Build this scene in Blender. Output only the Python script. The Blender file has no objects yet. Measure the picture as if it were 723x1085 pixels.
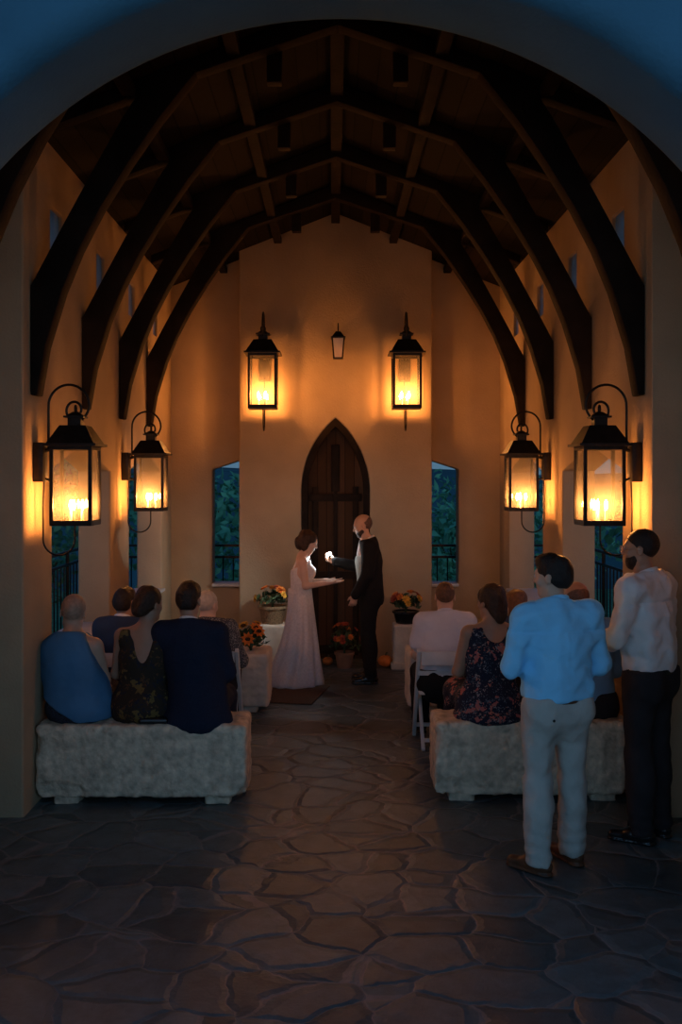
import bpy, bmesh, math, random
import numpy as np
from mathutils import Vector, Matrix
random.seed(7)
rng = np.random.default_rng(7)
S = bpy.context.scene
COL = S.collection
PI = math.pi
V = lambda *a: np.array(a, dtype=np.float64)

# ------------------------------------------------------------------ materials
def nodes(name):
    m = bpy.data.materials.new(name); m.use_nodes = True
    nt = m.node_tree
    return m, nt, nt.nodes['Principled BSDF'], nt.nodes['Material Output']
def mat(name, col, rough=.7, metal=0, var=.25, scale=8, bump=0, bscale=60, spec=.35, detail=4, sheen=0):
    m, nt, b, o = nodes(name)
    tc = nt.nodes.new('ShaderNodeTexCoord')
    n = nt.nodes.new('ShaderNodeTexNoise'); n.inputs['Scale'].default_value = scale; n.inputs['Detail'].default_value = detail
    nt.links.new(tc.outputs['Object'], n.inputs['Vector'])
    r = nt.nodes.new('ShaderNodeValToRGB')
    r.color_ramp.elements[0].position = .3; r.color_ramp.elements[1].position = .7
    r.color_ramp.elements[0].color = (*[c*(1-var) for c in col], 1)
    r.color_ramp.elements[1].color = (*[min(1, c*(1+var)) for c in col], 1)
    nt.links.new(n.outputs['Fac'], r.inputs['Fac']); nt.links.new(r.outputs['Color'], b.inputs['Base Color'])
    b.inputs['Roughness'].default_value = rough; b.inputs['Metallic'].default_value = metal
    b.inputs['Specular IOR Level'].default_value = spec
    if sheen: b.inputs['Sheen Weight'].default_value = sheen
    if bump:
        n2 = nt.nodes.new('ShaderNodeTexNoise'); n2.inputs['Scale'].default_value = bscale; n2.inputs['Detail'].default_value = 5
        nt.links.new(tc.outputs['Object'], n2.inputs['Vector'])
        bp = nt.nodes.new('ShaderNodeBump'); bp.inputs['Strength'].default_value = bump; bp.inputs['Distance'].default_value = .02
        nt.links.new(n2.outputs['Fac'], bp.inputs['Height']); nt.links.new(bp.outputs['Normal'], b.inputs['Normal'])
    return m
def emit(name, col, s):
    m, nt, b, o = nodes(name)
    b.inputs['Base Color'].default_value = (*col, 1)
    b.inputs['Emission Color'].default_value = (*col, 1); b.inputs['Emission Strength'].default_value = s
    return m
def floral(name, base, cols, scale=14, thresh=.42):
    m, nt, b, o = nodes(name)
    L = nt.links.new; N = nt.nodes.new
    tc = N('ShaderNodeTexCoord'); prev = None
    bc = N('ShaderNodeRGB'); bc.outputs[0].default_value = (*base, 1); prev = bc.outputs[0]
    for i, (c, sc, th) in enumerate(cols):
        mp = N('ShaderNodeMapping'); mp.inputs['Location'].default_value = (i*3.3, i*1.7, i*2.1)
        L(tc.outputs['Object'], mp.inputs['Vector'])
        nz = N('ShaderNodeTexNoise'); nz.inputs['Scale'].default_value = sc*2; L(mp.outputs[0], nz.inputs['Vector'])
        mx = N('ShaderNodeMix'); mx.data_type = 'VECTOR'; mx.inputs['Factor'].default_value = .12
        L(mp.outputs[0], mx.inputs[4]); L(nz.outputs['Color'], mx.inputs[5])
        v = N('ShaderNodeTexVoronoi'); v.inputs['Scale'].default_value = sc; L(mx.outputs[1], v.inputs['Vector'])
        lt = N('ShaderNodeMath'); lt.operation = 'LESS_THAN'; lt.inputs[1].default_value = th; L(v.outputs['Distance'], lt.inputs[0])
        sep = N('ShaderNodeSeparateColor'); L(v.outputs['Color'], sep.inputs[0])
        g = N('ShaderNodeMath'); g.operation = 'GREATER_THAN'; g.inputs[1].default_value = .45; L(sep.outputs[0], g.inputs[0])
        mu = N('ShaderNodeMath'); mu.operation = 'MULTIPLY'; L(lt.outputs[0], mu.inputs[0]); L(g.outputs[0], mu.inputs[1])
        mm = N('ShaderNodeMix'); mm.data_type = 'RGBA'; L(mu.outputs[0], mm.inputs[0]); L(prev, mm.inputs[6]); mm.inputs[7].default_value = (*c, 1)
        prev = mm.outputs[2]
    L(prev, b.inputs['Base Color']); b.inputs['Roughness'].default_value = .8; b.inputs['Specular IOR Level'].default_value = .2
    return m
def flagstone():
    m, nt, b, o = nodes('flagstone'); L = nt.links.new; N = nt.nodes.new
    tc = N('ShaderNodeTexCoord')
    nz = N('ShaderNodeTexNoise'); nz.inputs['Scale'].default_value = 1.6; nz.inputs['Detail'].default_value = 5; L(tc.outputs['Object'], nz.inputs['Vector'])
    sub = N('ShaderNodeVectorMath'); sub.operation = 'SUBTRACT'; sub.inputs[1].default_value = (.5, .5, .5); L(nz.outputs['Color'], sub.inputs[0])
    scl = N('ShaderNodeVectorMath'); scl.operation = 'SCALE'; scl.inputs['Scale'].default_value = .42; L(sub.outputs[0], scl.inputs[0])
    add = N('ShaderNodeVectorMath'); L(tc.outputs['Object'], add.inputs[0]); L(scl.outputs[0], add.inputs[1])
    fl = N('ShaderNodeMapping'); fl.inputs['Scale'].default_value = (2.9, 3.5, 0); fl.inputs['Location'].default_value = (.37, .21, 0); fl.inputs['Rotation'].default_value = (0, 0, .45); L(add.outputs[0], fl.inputs['Vector'])
    ve = N('ShaderNodeTexVoronoi'); ve.feature = 'DISTANCE_TO_EDGE'; ve.inputs['Scale'].default_value = 1.0; L(fl.outputs[0], ve.inputs['Vector'])
    vc = N('ShaderNodeTexVoronoi'); vc.inputs['Scale'].default_value = 1.0; L(fl.outputs[0], vc.inputs['Vector'])
    sep = N('ShaderNodeSeparateColor'); L(vc.outputs['Color'], sep.inputs[0])
    rc = N('ShaderNodeValToRGB'); rc.color_ramp.elements[0].color = (.052, .079, .084, 1); rc.color_ramp.elements[1].color = (.13, .17, .175, 1)
    e = rc.color_ramp.elements.new(.5); e.color = (.09, .12, .125, 1)
    L(sep.outputs[0], rc.inputs[0])
    n3 = N('ShaderNodeTexNoise'); n3.inputs['Scale'].default_value = 9; n3.inputs['Detail'].default_value = 8; n3.inputs['Roughness'].default_value = .7; L(tc.outputs['Object'], n3.inputs['Vector'])
    r3 = N('ShaderNodeValToRGB'); r3.color_ramp.elements[0].position = .3; r3.color_ramp.elements[0].color = (.6, .57, .55, 1); r3.color_ramp.elements[1].position = .72; r3.color_ramp.elements[1].color = (1.25, 1.22, 1.2, 1); L(n3.outputs['Fac'], r3.inputs[0])
    mu = N('ShaderNodeMix'); mu.data_type = 'RGBA'; mu.blend_type = 'MULTIPLY'; mu.inputs[0].default_value = 1; L(rc.outputs[0], mu.inputs[6]); L(r3.outputs[0], mu.inputs[7])
    n4 = N('ShaderNodeTexNoise'); n4.inputs['Scale'].default_value = 1.1; L(tc.outputs['Object'], n4.inputs['Vector'])
    jw = N('ShaderNodeMapRange'); jw.inputs[1].default_value = .35; jw.inputs[2].default_value = .65; jw.inputs[3].default_value = .004; jw.inputs[4].default_value = .028; L(n4.outputs['Fac'], jw.inputs[0])
    ed = N('ShaderNodeMath'); ed.operation = 'LESS_THAN'; L(ve.outputs['Distance'], ed.inputs[0]); L(jw.outputs[0], ed.inputs[1])
    jc = N('ShaderNodeMix'); jc.data_type = 'RGBA'; L(n3.outputs['Fac'], jc.inputs[0]); jc.inputs[6].default_value = (.05, .045, .04, 1); jc.inputs[7].default_value = (.30, .29, .28, 1)
    mj = N('ShaderNodeMix'); mj.data_type = 'RGBA'; L(ed.outputs[0], mj.inputs[0]); L(mu.outputs[2], mj.inputs[6]); L(jc.outputs[2], mj.inputs[7])
    L(mj.outputs[2], b.inputs['Base Color']); b.inputs['Roughness'].default_value = .44; b.inputs['Specular IOR Level'].default_value = .5
    mr = N('ShaderNodeMapRange'); mr.inputs[1].default_value = 0; mr.inputs[2].default_value = .10; L(ve.outputs['Distance'], mr.inputs[0])
    ad = N('ShaderNodeMath'); ad.operation = 'MULTIPLY_ADD'; ad.inputs[1].default_value = .55; L(n3.outputs['Fac'], ad.inputs[0]); L(mr.outputs[0], ad.inputs[2])
    ad2 = N('ShaderNodeMath'); ad2.operation = 'MULTIPLY_ADD'; ad2.inputs[1].default_value = .7; L(sep.outputs[1], ad2.inputs[0]); L(ad.outputs[0], ad2.inputs[2])
    bp = N('ShaderNodeBump'); bp.inputs['Strength'].default_value = .5; bp.inputs['Distance'].default_value = .02; L(ad2.outputs[0], bp.inputs['Height']); L(bp.outputs[0], b.inputs['Normal'])
    return m
def planks(name, col, axis=0, width=.14):
    m, nt, b, o = nodes(name); L = nt.links.new; N = nt.nodes.new
    tc = N('ShaderNodeTexCoord'); mp = N('ShaderNodeMapping'); L(tc.outputs['Object'], mp.inputs['Vector'])
    mp.inputs['Scale'].default_value = [(1/width, 1, 1), (1, 1/width, 1)][axis]
    sx = N('ShaderNodeSeparateXYZ'); L(mp.outputs[0], sx.inputs[0])
    fr = N('ShaderNodeMath'); fr.operation = 'FRACT'; L(sx.outputs[axis], fr.inputs[0])
    fo = N('ShaderNodeMath'); fo.operation = 'FLOOR'; L(sx.outputs[axis], fo.inputs[0])
    wn = N('ShaderNodeTexWhiteNoise'); wn.noise_dimensions = '1D'; L(fo.outputs[0], wn.inputs['W'])
    rp = N('ShaderNodeValToRGB'); rp.color_ramp.elements[0].color = (*[c*.65 for c in col], 1); rp.color_ramp.elements[1].color = (*[c*1.3 for c in col], 1); L(wn.outputs[0], rp.inputs[0])
    lt = N('ShaderNodeMath'); lt.operation = 'LESS_THAN'; lt.inputs[1].default_value = .07; L(fr.outputs[0], lt.inputs[0])
    mx = N('ShaderNodeMix'); mx.data_type = 'RGBA'; L(lt.outputs[0], mx.inputs[0]); L(rp.outputs[0], mx.inputs[6]); mx.inputs[7].default_value = (*[c*.15 for c in col], 1)
    L(mx.outputs[2], b.inputs['Base Color']); b.inputs['Roughness'].default_value = .85; b.inputs['Specular IOR Level'].default_value = .1
    bp = N('ShaderNodeBump'); bp.inputs['Strength'].default_value = .4; bp.invert = True; L(lt.outputs[0], bp.inputs['Height']); L(bp.outputs[0], b.inputs['Normal'])
    return m
def pane_mat(name, haze, tint=(1, .93, .82)):
    # seeded lantern glass: clear with a light milky film and a glossy face
    m, nt, b, o = nodes(name); L = nt.links.new; N = nt.nodes.new
    nt.nodes.remove(b)
    tr = N('ShaderNodeBsdfTransparent'); tr.inputs[0].default_value = (1, .97, .92, 1)
    tl = N('ShaderNodeBsdfTranslucent'); tl.inputs[0].default_value = (*tint, 1)
    gl = N('ShaderNodeBsdfGlossy'); gl.inputs['Roughness'].default_value = .06
    fr = N('ShaderNodeFresnel'); ge = N('ShaderNodeNewGeometry'); io = N('ShaderNodeMapRange'); io.inputs[3].default_value = 1.45; io.inputs[4].default_value = 1/1.45
    L(ge.outputs['Backfacing'], io.inputs[0]); L(io.outputs[0], fr.inputs[0])   # a thin sheet: the same reflection from either face
    nz = N('ShaderNodeTexNoise'); nz.inputs['Scale'].default_value = 9
    tc = N('ShaderNodeTexCoord'); L(tc.outputs['Object'], nz.inputs['Vector'])
    mr = N('ShaderNodeMapRange'); mr.inputs[3].default_value = haze*.8; mr.inputs[4].default_value = haze*1.2; L(nz.outputs['Fac'], mr.inputs[0])
    m1 = N('ShaderNodeMixShader'); L(mr.outputs[0], m1.inputs[0]); L(tr.outputs[0], m1.inputs[1]); L(tl.outputs[0], m1.inputs[2])
    m2 = N('ShaderNodeMixShader'); L(fr.outputs[0], m2.inputs[0]); L(m1.outputs[0], m2.inputs[1]); L(gl.outputs[0], m2.inputs[2])
    L(m2.outputs[0], o.inputs['Surface'])
    return m
M = {}
M['stucco'] = mat('stucco', (.43, .31, .19), .92, var=.10, scale=2.2, bump=.22, bscale=55, spec=.15, detail=6)
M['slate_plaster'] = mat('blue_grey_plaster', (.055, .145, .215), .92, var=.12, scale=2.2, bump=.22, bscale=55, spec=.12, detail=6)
M['floor'] = flagstone()
M['ceil'] = planks('ceiling_boards', (.013, .0085, .006), 0, .15)
M['timber'] = mat('dark_timber', (.016, .010, .007), .8, spec=.12, var=.35, scale=5, bump=.2, bscale=30)
M['timber2'] = mat('brown_timber', (.022, .012, .007), .75, spec=.15, var=.3, scale=6, bump=.15, bscale=30)
M['doorw'] = planks('door_planks', (.09, .045, .024), 0, .11)
M['iron'] = mat('black_iron', (.022, .018, .015), .45, .7, var=.3, scale=20, spec=.5)
M['pane'] = pane_mat('lantern_glass', .045)
M['pane2'] = pane_mat('milky_glass', .62)
M['niche'] = pane_mat('glass_block', .75, (.8, .9, 1))
M['bulb'] = emit('candle_bulb', (1, .39, .10), 820)
M['phone_led'] = emit('white_lamp', (.80, .93, 1), 260)
M['candle'] = mat('ivory_candle_sleeve', (.75, .66, .5), .6)
M['lime'] = mat('limestone', (.66, .53, .38), .9, var=.30, scale=17, bump=1.0, bscale=22, spec=.2, detail=8)
M['limesmooth'] = mat('smooth_limestone', (.66, .56, .44), .85, var=.15, scale=6, bump=.3, bscale=40, spec=.2)
M['white_wood'] = mat('white_painted_wood', (.62, .60, .57), .5, var=.06)
M['skin'] = mat('skin', (.58, .34, .23), .5, var=.06, scale=15)
M['skin_tan'] = mat('tan_skin', (.40, .22, .14), .5, var=.06, scale=15)
M['skin_pale'] = mat('pale_skin', (.66, .43, .32), .5, var=.05, scale=15)
M['eye'] = mat('eye_white', (.5, .45, .42), .3)
M['hair_dark'] = mat('dark_hair', (.018, .011, .008), .5, var=.4, scale=40, bump=.5, bscale=120)
M['hair_brown'] = mat('brown_hair', (.045, .022, .012), .5, var=.4, scale=40, bump=.5, bscale=120)
M['hair_red'] = mat('auburn_hair', (.13, .055, .025), .5, var=.35, scale=40, bump=.5, bscale=120)
M['hair_ginger'] = mat('ginger_hair', (.16, .07, .035), .6, var=.3, scale=40, bump=.5, bscale=120)
M['hair_white'] = mat('white_hair', (.6, .5, .4), .6, var=.15, scale=40, bump=.4, bscale=120)
M['thin_hair'] = mat('thin_grey_hair', (.40, .25, .17), .7, var=.2, scale=50)
M['stubble'] = mat('cropped_hair', (.16, .085, .055), .7, var=.3, scale=60)
M['blue_shirt'] = mat('light_blue_cotton', (.27, .67, .97), .85, var=.05, bump=.45, bscale=14, spec=.15)
M['white_shirt'] = mat('white_cotton', (.74, .72, .70), .85, var=.04, bump=.45, bscale=14, spec=.15)
M['white_shirt2'] = mat('pale_cotton', (.66, .63, .66), .85, var=.05, bump=.45, bscale=14, spec=.15)
M['grey_blue'] = mat('grey_blue_cotton', (.24, .42, .62), .85, var=.06, bump=.15, bscale=25, spec=.15)
M['navy'] = mat('navy_wool', (.016, .022, .042), .9, var=.15, scale=90, spec=.12, bump=.1, bscale=150)
M['black_wool'] = mat('black_wool', (.014, .013, .013), .85, var=.15, scale=90, spec=.15)
M['khaki'] = mat('khaki_twill', (.46, .44, .39), .88, var=.08, bump=.5, bscale=16, spec=.15)
M['charcoal'] = mat('charcoal_trousers', (.030, .025, .026), .88, var=.15, bump=.2, bscale=20, spec=.15)
M['leather'] = mat('brown_leather', (.10, .04, .02), .4, var=.3, scale=14)
M['bleather'] = mat('black_leather', (.012, .011, .011), .25, var=.2, spec=.6)
M['gown'] = mat('ivory_tulle', (.74, .68, .66), .85, var=.10, scale=50, bump=.2, bscale=140, spec=.2)
M['vest'] = mat('grey_vest_cloth', (.36, .42, .40), .8, var=.05)
M['blue_drape'] = mat('blue_jersey', (.075, .19, .33), .85, var=.14, scale=5, bump=.15, bscale=20, spec=.15)
M['dark_knit'] = mat('dark_speckled_knit', (.035, .04, .055), .9, var=.8, scale=120, spec=.1)
M['dark_blue'] = mat('dark_blue_cloth', (.03, .045, .08), .9, var=.1)
M['floral_gold'] = floral('dark_gold_floral', (.035, .024, .016), [((.16, .10, .03), 11, .42), ((.02, .02, .03), 17, .35), ((.11, .05, .02), 22, .3)])
M['floral_pink'] = floral('navy_pink_floral', (.014, .017, .034), [((.40, .12, .10), 13, .36), ((.26, .23, .22), 24, .30), ((.11, .15, .18), 31, .30), ((.5, .2, .13), 20, .22)])
M['pattern'] = floral('black_white_print', (.05, .05, .06), [((.5, .48, .45), 45, .42), ((.3, .3, .3), 70, .35)])
M['orange'] = mat('orange_petals', (.75, .20, .03), .7, var=.3, scale=30)
M['red_petal'] = mat('rust_petals', (.45, .07, .03), .7, var=.3, scale=30)
M['yellow'] = mat('yellow_petals', (.72, .36, .04), .7, var=.3, scale=30)
M['seedhead'] = mat('brown_seed_head', (.05, .025, .012), .9)
M['leaf'] = mat('plant_leaf', (.045, .075, .028), .6, var=.4, scale=25)
M['terra'] = mat('terracotta', (.36, .17, .09), .85, var=.15, scale=12, bump=.2)
M['wicker'] = mat('wicker', (.30, .18, .09), .8, var=.4, scale=60, bump=.8, bscale=90)
M['pumpkin'] = mat('pumpkin_skin', (.62, .20, .04), .5, var=.15)
M['stem'] = mat('dry_stem', (.12, .09, .04), .8)
M['bush'] = mat('outdoor_leaf', (.13, .38, .22), .6, var=.5, scale=2)
M['bush2'] = mat('outdoor_leaf_light', (.20, .46, .24), .6, var=.5, scale=2)
M['grass'] = mat('meadow', (.10, .22, .10), .95, var=.4, scale=1.5)
M['hill'] = mat('far_hill', (.06, .13, .14), 1, var=.3, scale=.05)
M['mat'] = mat('rough_brown', (.12, .07, .04), .95, var=.2, scale=80, bump=.5, bscale=150)  # rough dark brown for the flat patch on the floor
M['button'] = mat('dark_button', (.01, .01, .01), .4)
M['silver'] = mat('silver_metal', (.6, .6, .6), .3, .9)

# ------------------------------------------------------------------ object helpers
def tag(o, label=None, cat=None, group=None, kind=None):
    if label: o['label'] = label
    if cat: o['category'] = cat
    if group: o['group'] = group
    if kind: o['kind'] = kind
    return o
def link(name, me, m=None, parent=None):
    o = bpy.data.objects.new(name, me); COL.objects.link(o)
    if m is not None: me.materials.append(m)
    if parent is not None: o.parent = parent
    return o
def empty(name, loc, rz=0, label=None, cat=None, group=None):
    o = bpy.data.objects.new(name, None); COL.objects.link(o)
    o.location = loc; o.rotation_euler = (0, 0, rz); o.empty_display_size = .1
    return tag(o, label, cat, group)
def copy_tree(o, parent=None):
    c = o.copy(); COL.objects.link(c)
    if parent: c.parent = parent
    for ch in o.children: copy_tree(ch, c)
    return c
def smooth(me, ang=40):
    me.polygons.foreach_set('use_smooth', [True]*len(me.polygons))
    me.set_sharp_from_angle(angle=math.radians(ang))
class MB:
    def __init__(s): s.v = []; s.f = []
    def add(s, vs, fs):
        n = len(s.v); s.v += [tuple(map(float, v)) for v in vs]; s.f += [tuple(i+n for i in f) for f in fs]; return s
    def box(s, c, d, R=None, taper=1):
        hx, hy, hz = d[0]/2, d[1]/2, d[2]/2
        vs = []
        for z, t in ((-hz, 1), (hz, taper)):
            vs += [V(-hx*t, -hy*t, z), V(hx*t, -hy*t, z), V(hx*t, hy*t, z), V(-hx*t, hy*t, z)]
        if R is not None: vs = [R @ v for v in vs]
        vs = [v+np.array(c) for v in vs]
        return s.add(vs, [(3, 2, 1, 0), (4, 5, 6, 7), (0, 1, 5, 4), (1, 2, 6, 5), (2, 3, 7, 6), (3, 0, 4, 7)])
    def beam(s, a, b, w, h, up=(0, 0, 1)):
        a, b = np.array(a, float), np.array(b, float); d = b-a; L = np.linalg.norm(d); d /= L
        x = np.cross(d, up); x /= np.linalg.norm(x); y = np.cross(x, d)
        vs = []
        for p in (a, b):
            vs += [p-x*w/2-y*h/2, p+x*w/2-y*h/2, p+x*w/2+y*h/2, p-x*w/2+y*h/2]
        return s.add(vs, [(0, 1, 2, 3), (7, 6, 5, 4), (4, 5, 1, 0), (5, 6, 2, 1), (6, 7, 3, 2), (7, 4, 0, 3)])
    def tube(s, pts, r, n=8, cap=True):
        pts = [np.array(p, float) for p in pts]; k = len(pts)
        rs = r if hasattr(r, '__len__') else [r]*k
        t0 = pts[1]-pts[0]; t0 /= np.linalg.norm(t0)
        u = np.cross(t0, (0, 0, 1) if abs(t0[2]) < .9 else (1, 0, 0)); u /= np.linalg.norm(u)
        vs = []
        for i in range(k):
            t = pts[min(i+1, k-1)]-pts[max(i-1, 0)]; t /= np.linalg.norm(t)
            u = u-t*np.dot(u, t); u /= np.linalg.norm(u); w = np.cross(t, u)
            vs += [pts[i]+rs[i]*(math.cos(a)*u+math.sin(a)*w) for a in [2*PI*j/n for j in range(n)]]
        fs = [(i*n+j, i*n+(j+1) % n, (i+1)*n+(j+1) % n, (i+1)*n+j) for i in range(k-1) for j in range(n)]
        if cap: fs += [tuple(range(n-1, -1, -1)), tuple((k-1)*n+j for j in range(n))]
        return s.add(vs, fs)
    def lathe(s, prof, c=(0, 0, 0), n=20, fold=None):
        k = len(prof); vs = []
        for r, z in prof:
            for j in range(n):
                a = 2*PI*j/n; rr = r*(1+(fold(a, z) if fold else 0))
                vs.append((c[0]+rr*math.cos(a), c[1]+rr*math.sin(a), c[2]+z))
        fs = [(i*n+j, i*n+(j+1) % n, (i+1)*n+(j+1) % n, (i+1)*n+j) for i in range(k-1) for j in range(n)]
        fs += [tuple(range(n-1, -1, -1)), tuple((k-1)*n+j for j in range(n))]
        return s.add(vs, fs)
    def loft(s, rings, n=48, cap=True):
        # rings: (cx, cy, z, rx, ry, fold amplitude)
        vs = []; k = len(rings)
        for (cx, cy, z, rx, ry, fa) in rings:
            for j in range(n):
                a = 2*PI*j/n
                f = 1+fa*(math.sin(11*a+z*2)+.6*math.sin(17*a+1.3-z*3)+.5*math.sin(5*a+.7))
                vs.append((cx+rx*f*math.cos(a), cy+ry*f*math.sin(a), z))
        fs = [(i*n+j, i*n+(j+1) % n, (i+1)*n+(j+1) % n, (i+1)*n+j) for i in range(k-1) for j in range(n)]
        if cap: fs += [tuple(range(n-1, -1, -1)), tuple((k-1)*n+j for j in range(n))]
        return s.add(vs, fs)
    def prism(s, poly, a, b, axis='y'):
        n = len(poly)
        def P(u, w, t): return {'y': (u, t, w), 'x': (t, u, w), 'z': (u, w, t)}[axis]
        vs = [P(u, w, a) for u, w in poly]+[P(u, w, b) for u, w in poly]
        fs = [tuple(range(n-1, -1, -1)), tuple(range(n, 2*n))]+[(i, (i+1) % n, n+(i+1) % n, n+i) for i in range(n)]
        return s.add(vs, fs)
    def sphere(s, c, r, nu=12, nv=8, sc=(1, 1, 1)):
        prof = [(c[0], c[1], c[2]-r*sc[2])]
        vs = [prof[0]]; fs = []
        for i in range(1, nv):
            t = -PI/2+PI*i/nv
            for j in range(nu):
                a = 2*PI*j/nu
                vs.append((c[0]+r*sc[0]*math.cos(t)*math.cos(a), c[1]+r*sc[1]*math.cos(t)*math.sin(a), c[2]+r*sc[2]*math.sin(t)))
        vs.append((c[0], c[1], c[2]+r*sc[2])); top = len(vs)-1
        for j in range(nu): fs.append((0, 1+(j+1) % nu, 1+j)); fs.append((top, top-nu+j, top-nu+(j+1) % nu))
        for i in range(nv-2):
            for j in range(nu): fs.append((1+i*nu+j, 1+i*nu+(j+1) % nu, 1+(i+1)*nu+(j+1) % nu, 1+(i+1)*nu+j))
        return s.add(vs, fs)
    def mesh(s, name, ang=40, bevel=0):
        me = bpy.data.meshes.new(name); me.from_pydata(s.v, [], s.f); me.update()
        bm = bmesh.new(); bm.from_mesh(me); bmesh.ops.recalc_face_normals(bm, faces=bm.faces)
        if bevel:
            es = [e for e in bm.edges if len(e.link_faces) == 2 and e.calc_face_angle(0) > .6]
            bmesh.ops.bevel(bm, geom=es, offset=bevel, segments=2, affect='EDGES', profile=.5, clamp_overlap=True)
        bm.to_mesh(me); bm.free(); smooth(me, ang)
        return me
    def build(s, name, m, parent=None, ang=40, bevel=0): return link(name, s.mesh(name, ang, bevel), m, parent)

def carve(base, cutters, name, m, bevel=.02, seg=3):
    """solid minus prisms, edges rounded, as a plain mesh"""
    o = link(name, base.mesh(name), None)
    tmp = []
    for c in cutters:
        co = link('cutter', c.mesh('cutter')); tmp.append(co)
        md = o.modifiers.new('b', 'BOOLEAN'); md.operation = 'DIFFERENCE'; md.object = co; md.solver = 'EXACT'
    bv = o.modifiers.new('v', 'BEVEL'); bv.width = bevel; bv.segments = seg; bv.limit_method = 'ANGLE'; bv.angle_limit = math.radians(35)
    dg = bpy.context.evaluated_depsgraph_get(); dg.update()
    me = bpy.data.meshes.new_from_object(o.evaluated_get(dg))
    o.modifiers.clear(); o.data = me; me.name = name
    for t in tmp: bpy.data.objects.remove(t)
    me.materials.clear(); me.materials.append(m); smooth(me, 35)
    return o

# ------------------------------------------------------------------ organic solids: blended capsules and ellipsoids, meshed
def nrm(v): v = np.array(v, float); return v/np.linalg.norm(v)
def cap(a, b, r0, r1=None, k=.02, w=None, s=1): return ('cap', np.array(a, float), np.array(b, float), r0, r0 if r1 is None else r1, k, w, s)
def ell(c, rad, k=.02, R=None): return ('ell', np.array(c, float), np.array(rad, float), k, R)
def rbox(c, half, r, k=.01): return ('box', np.array(c, float), np.array(half, float), r, k)
def cut(p, n, k=.004): return ('cut', np.array(p, float), nrm(n), k)
def sub(prim): return ('sub', prim)
def bbox(p):
    if p[0] == 'cap':
        r = max(p[3], p[4])*max(1, p[7]); return np.minimum(p[1], p[2])-r, np.maximum(p[1], p[2])+r
    if p[0] == 'ell': r = max(p[2]) if p[4] is not None else p[2]; return p[1]-r, p[1]+r
    if p[0] == 'box': return p[1]-p[2], p[1]+p[2]
def evalp(p, P):
    X, Y, Z = P
    if p[0] == 'cap':
        _, a, b, r0, r1, k, w, s = p; ab = b-a; L2 = max(ab.dot(ab), 1e-9)
        qx, qy, qz = X-a[0], Y-a[1], Z-a[2]
        t = np.clip((qx*ab[0]+qy*ab[1]+qz*ab[2])/L2, 0, 1)
        qx, qy, qz = qx-t*ab[0], qy-t*ab[1], qz-t*ab[2]
        if w is not None:
            c = (qx*w[0]+qy*w[1]+qz*w[2])*(1/s-1)
            qx, qy, qz = qx+c*w[0], qy+c*w[1], qz+c*w[2]
        return (np.sqrt(qx*qx+qy*qy+qz*qz)-(r0+(r1-r0)*t))*min(1, s)
    if p[0] == 'ell':
        _, c, rad, k, R = p; qx, qy, qz = X-c[0], Y-c[1], Z-c[2]
        if R is not None:
            q = [qx*R[0][i]+qy*R[1][i]+qz*R[2][i] for i in range(3)]; qx, qy, qz = q
        qx, qy, qz = qx/rad[0], qy/rad[1], qz/rad[2]
        k0 = np.sqrt(qx*qx+qy*qy+qz*qz)
        k1 = np.sqrt((qx/rad[0])**2+(qy/rad[1])**2+(qz/rad[2])**2)+1e-9
        return k0*(k0-1)/k1
    if p[0] == 'box':
        _, c, hf, r, k = p
        qx, qy, qz = abs(X-c[0])-hf[0]+r, abs(Y-c[1])-hf[1]+r, abs(Z-c[2])-hf[2]+r
        return np.sqrt(np.maximum(qx, 0)**2+np.maximum(qy, 0)**2+np.maximum(qz, 0)**2)+np.minimum(np.maximum(qx, np.maximum(qy, qz)), 0)-r
def smin(a, b, k):
    h = np.maximum(k-np.abs(a-b), 0)/k
    return np.minimum(a, b)-h*h*k*.25
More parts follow.
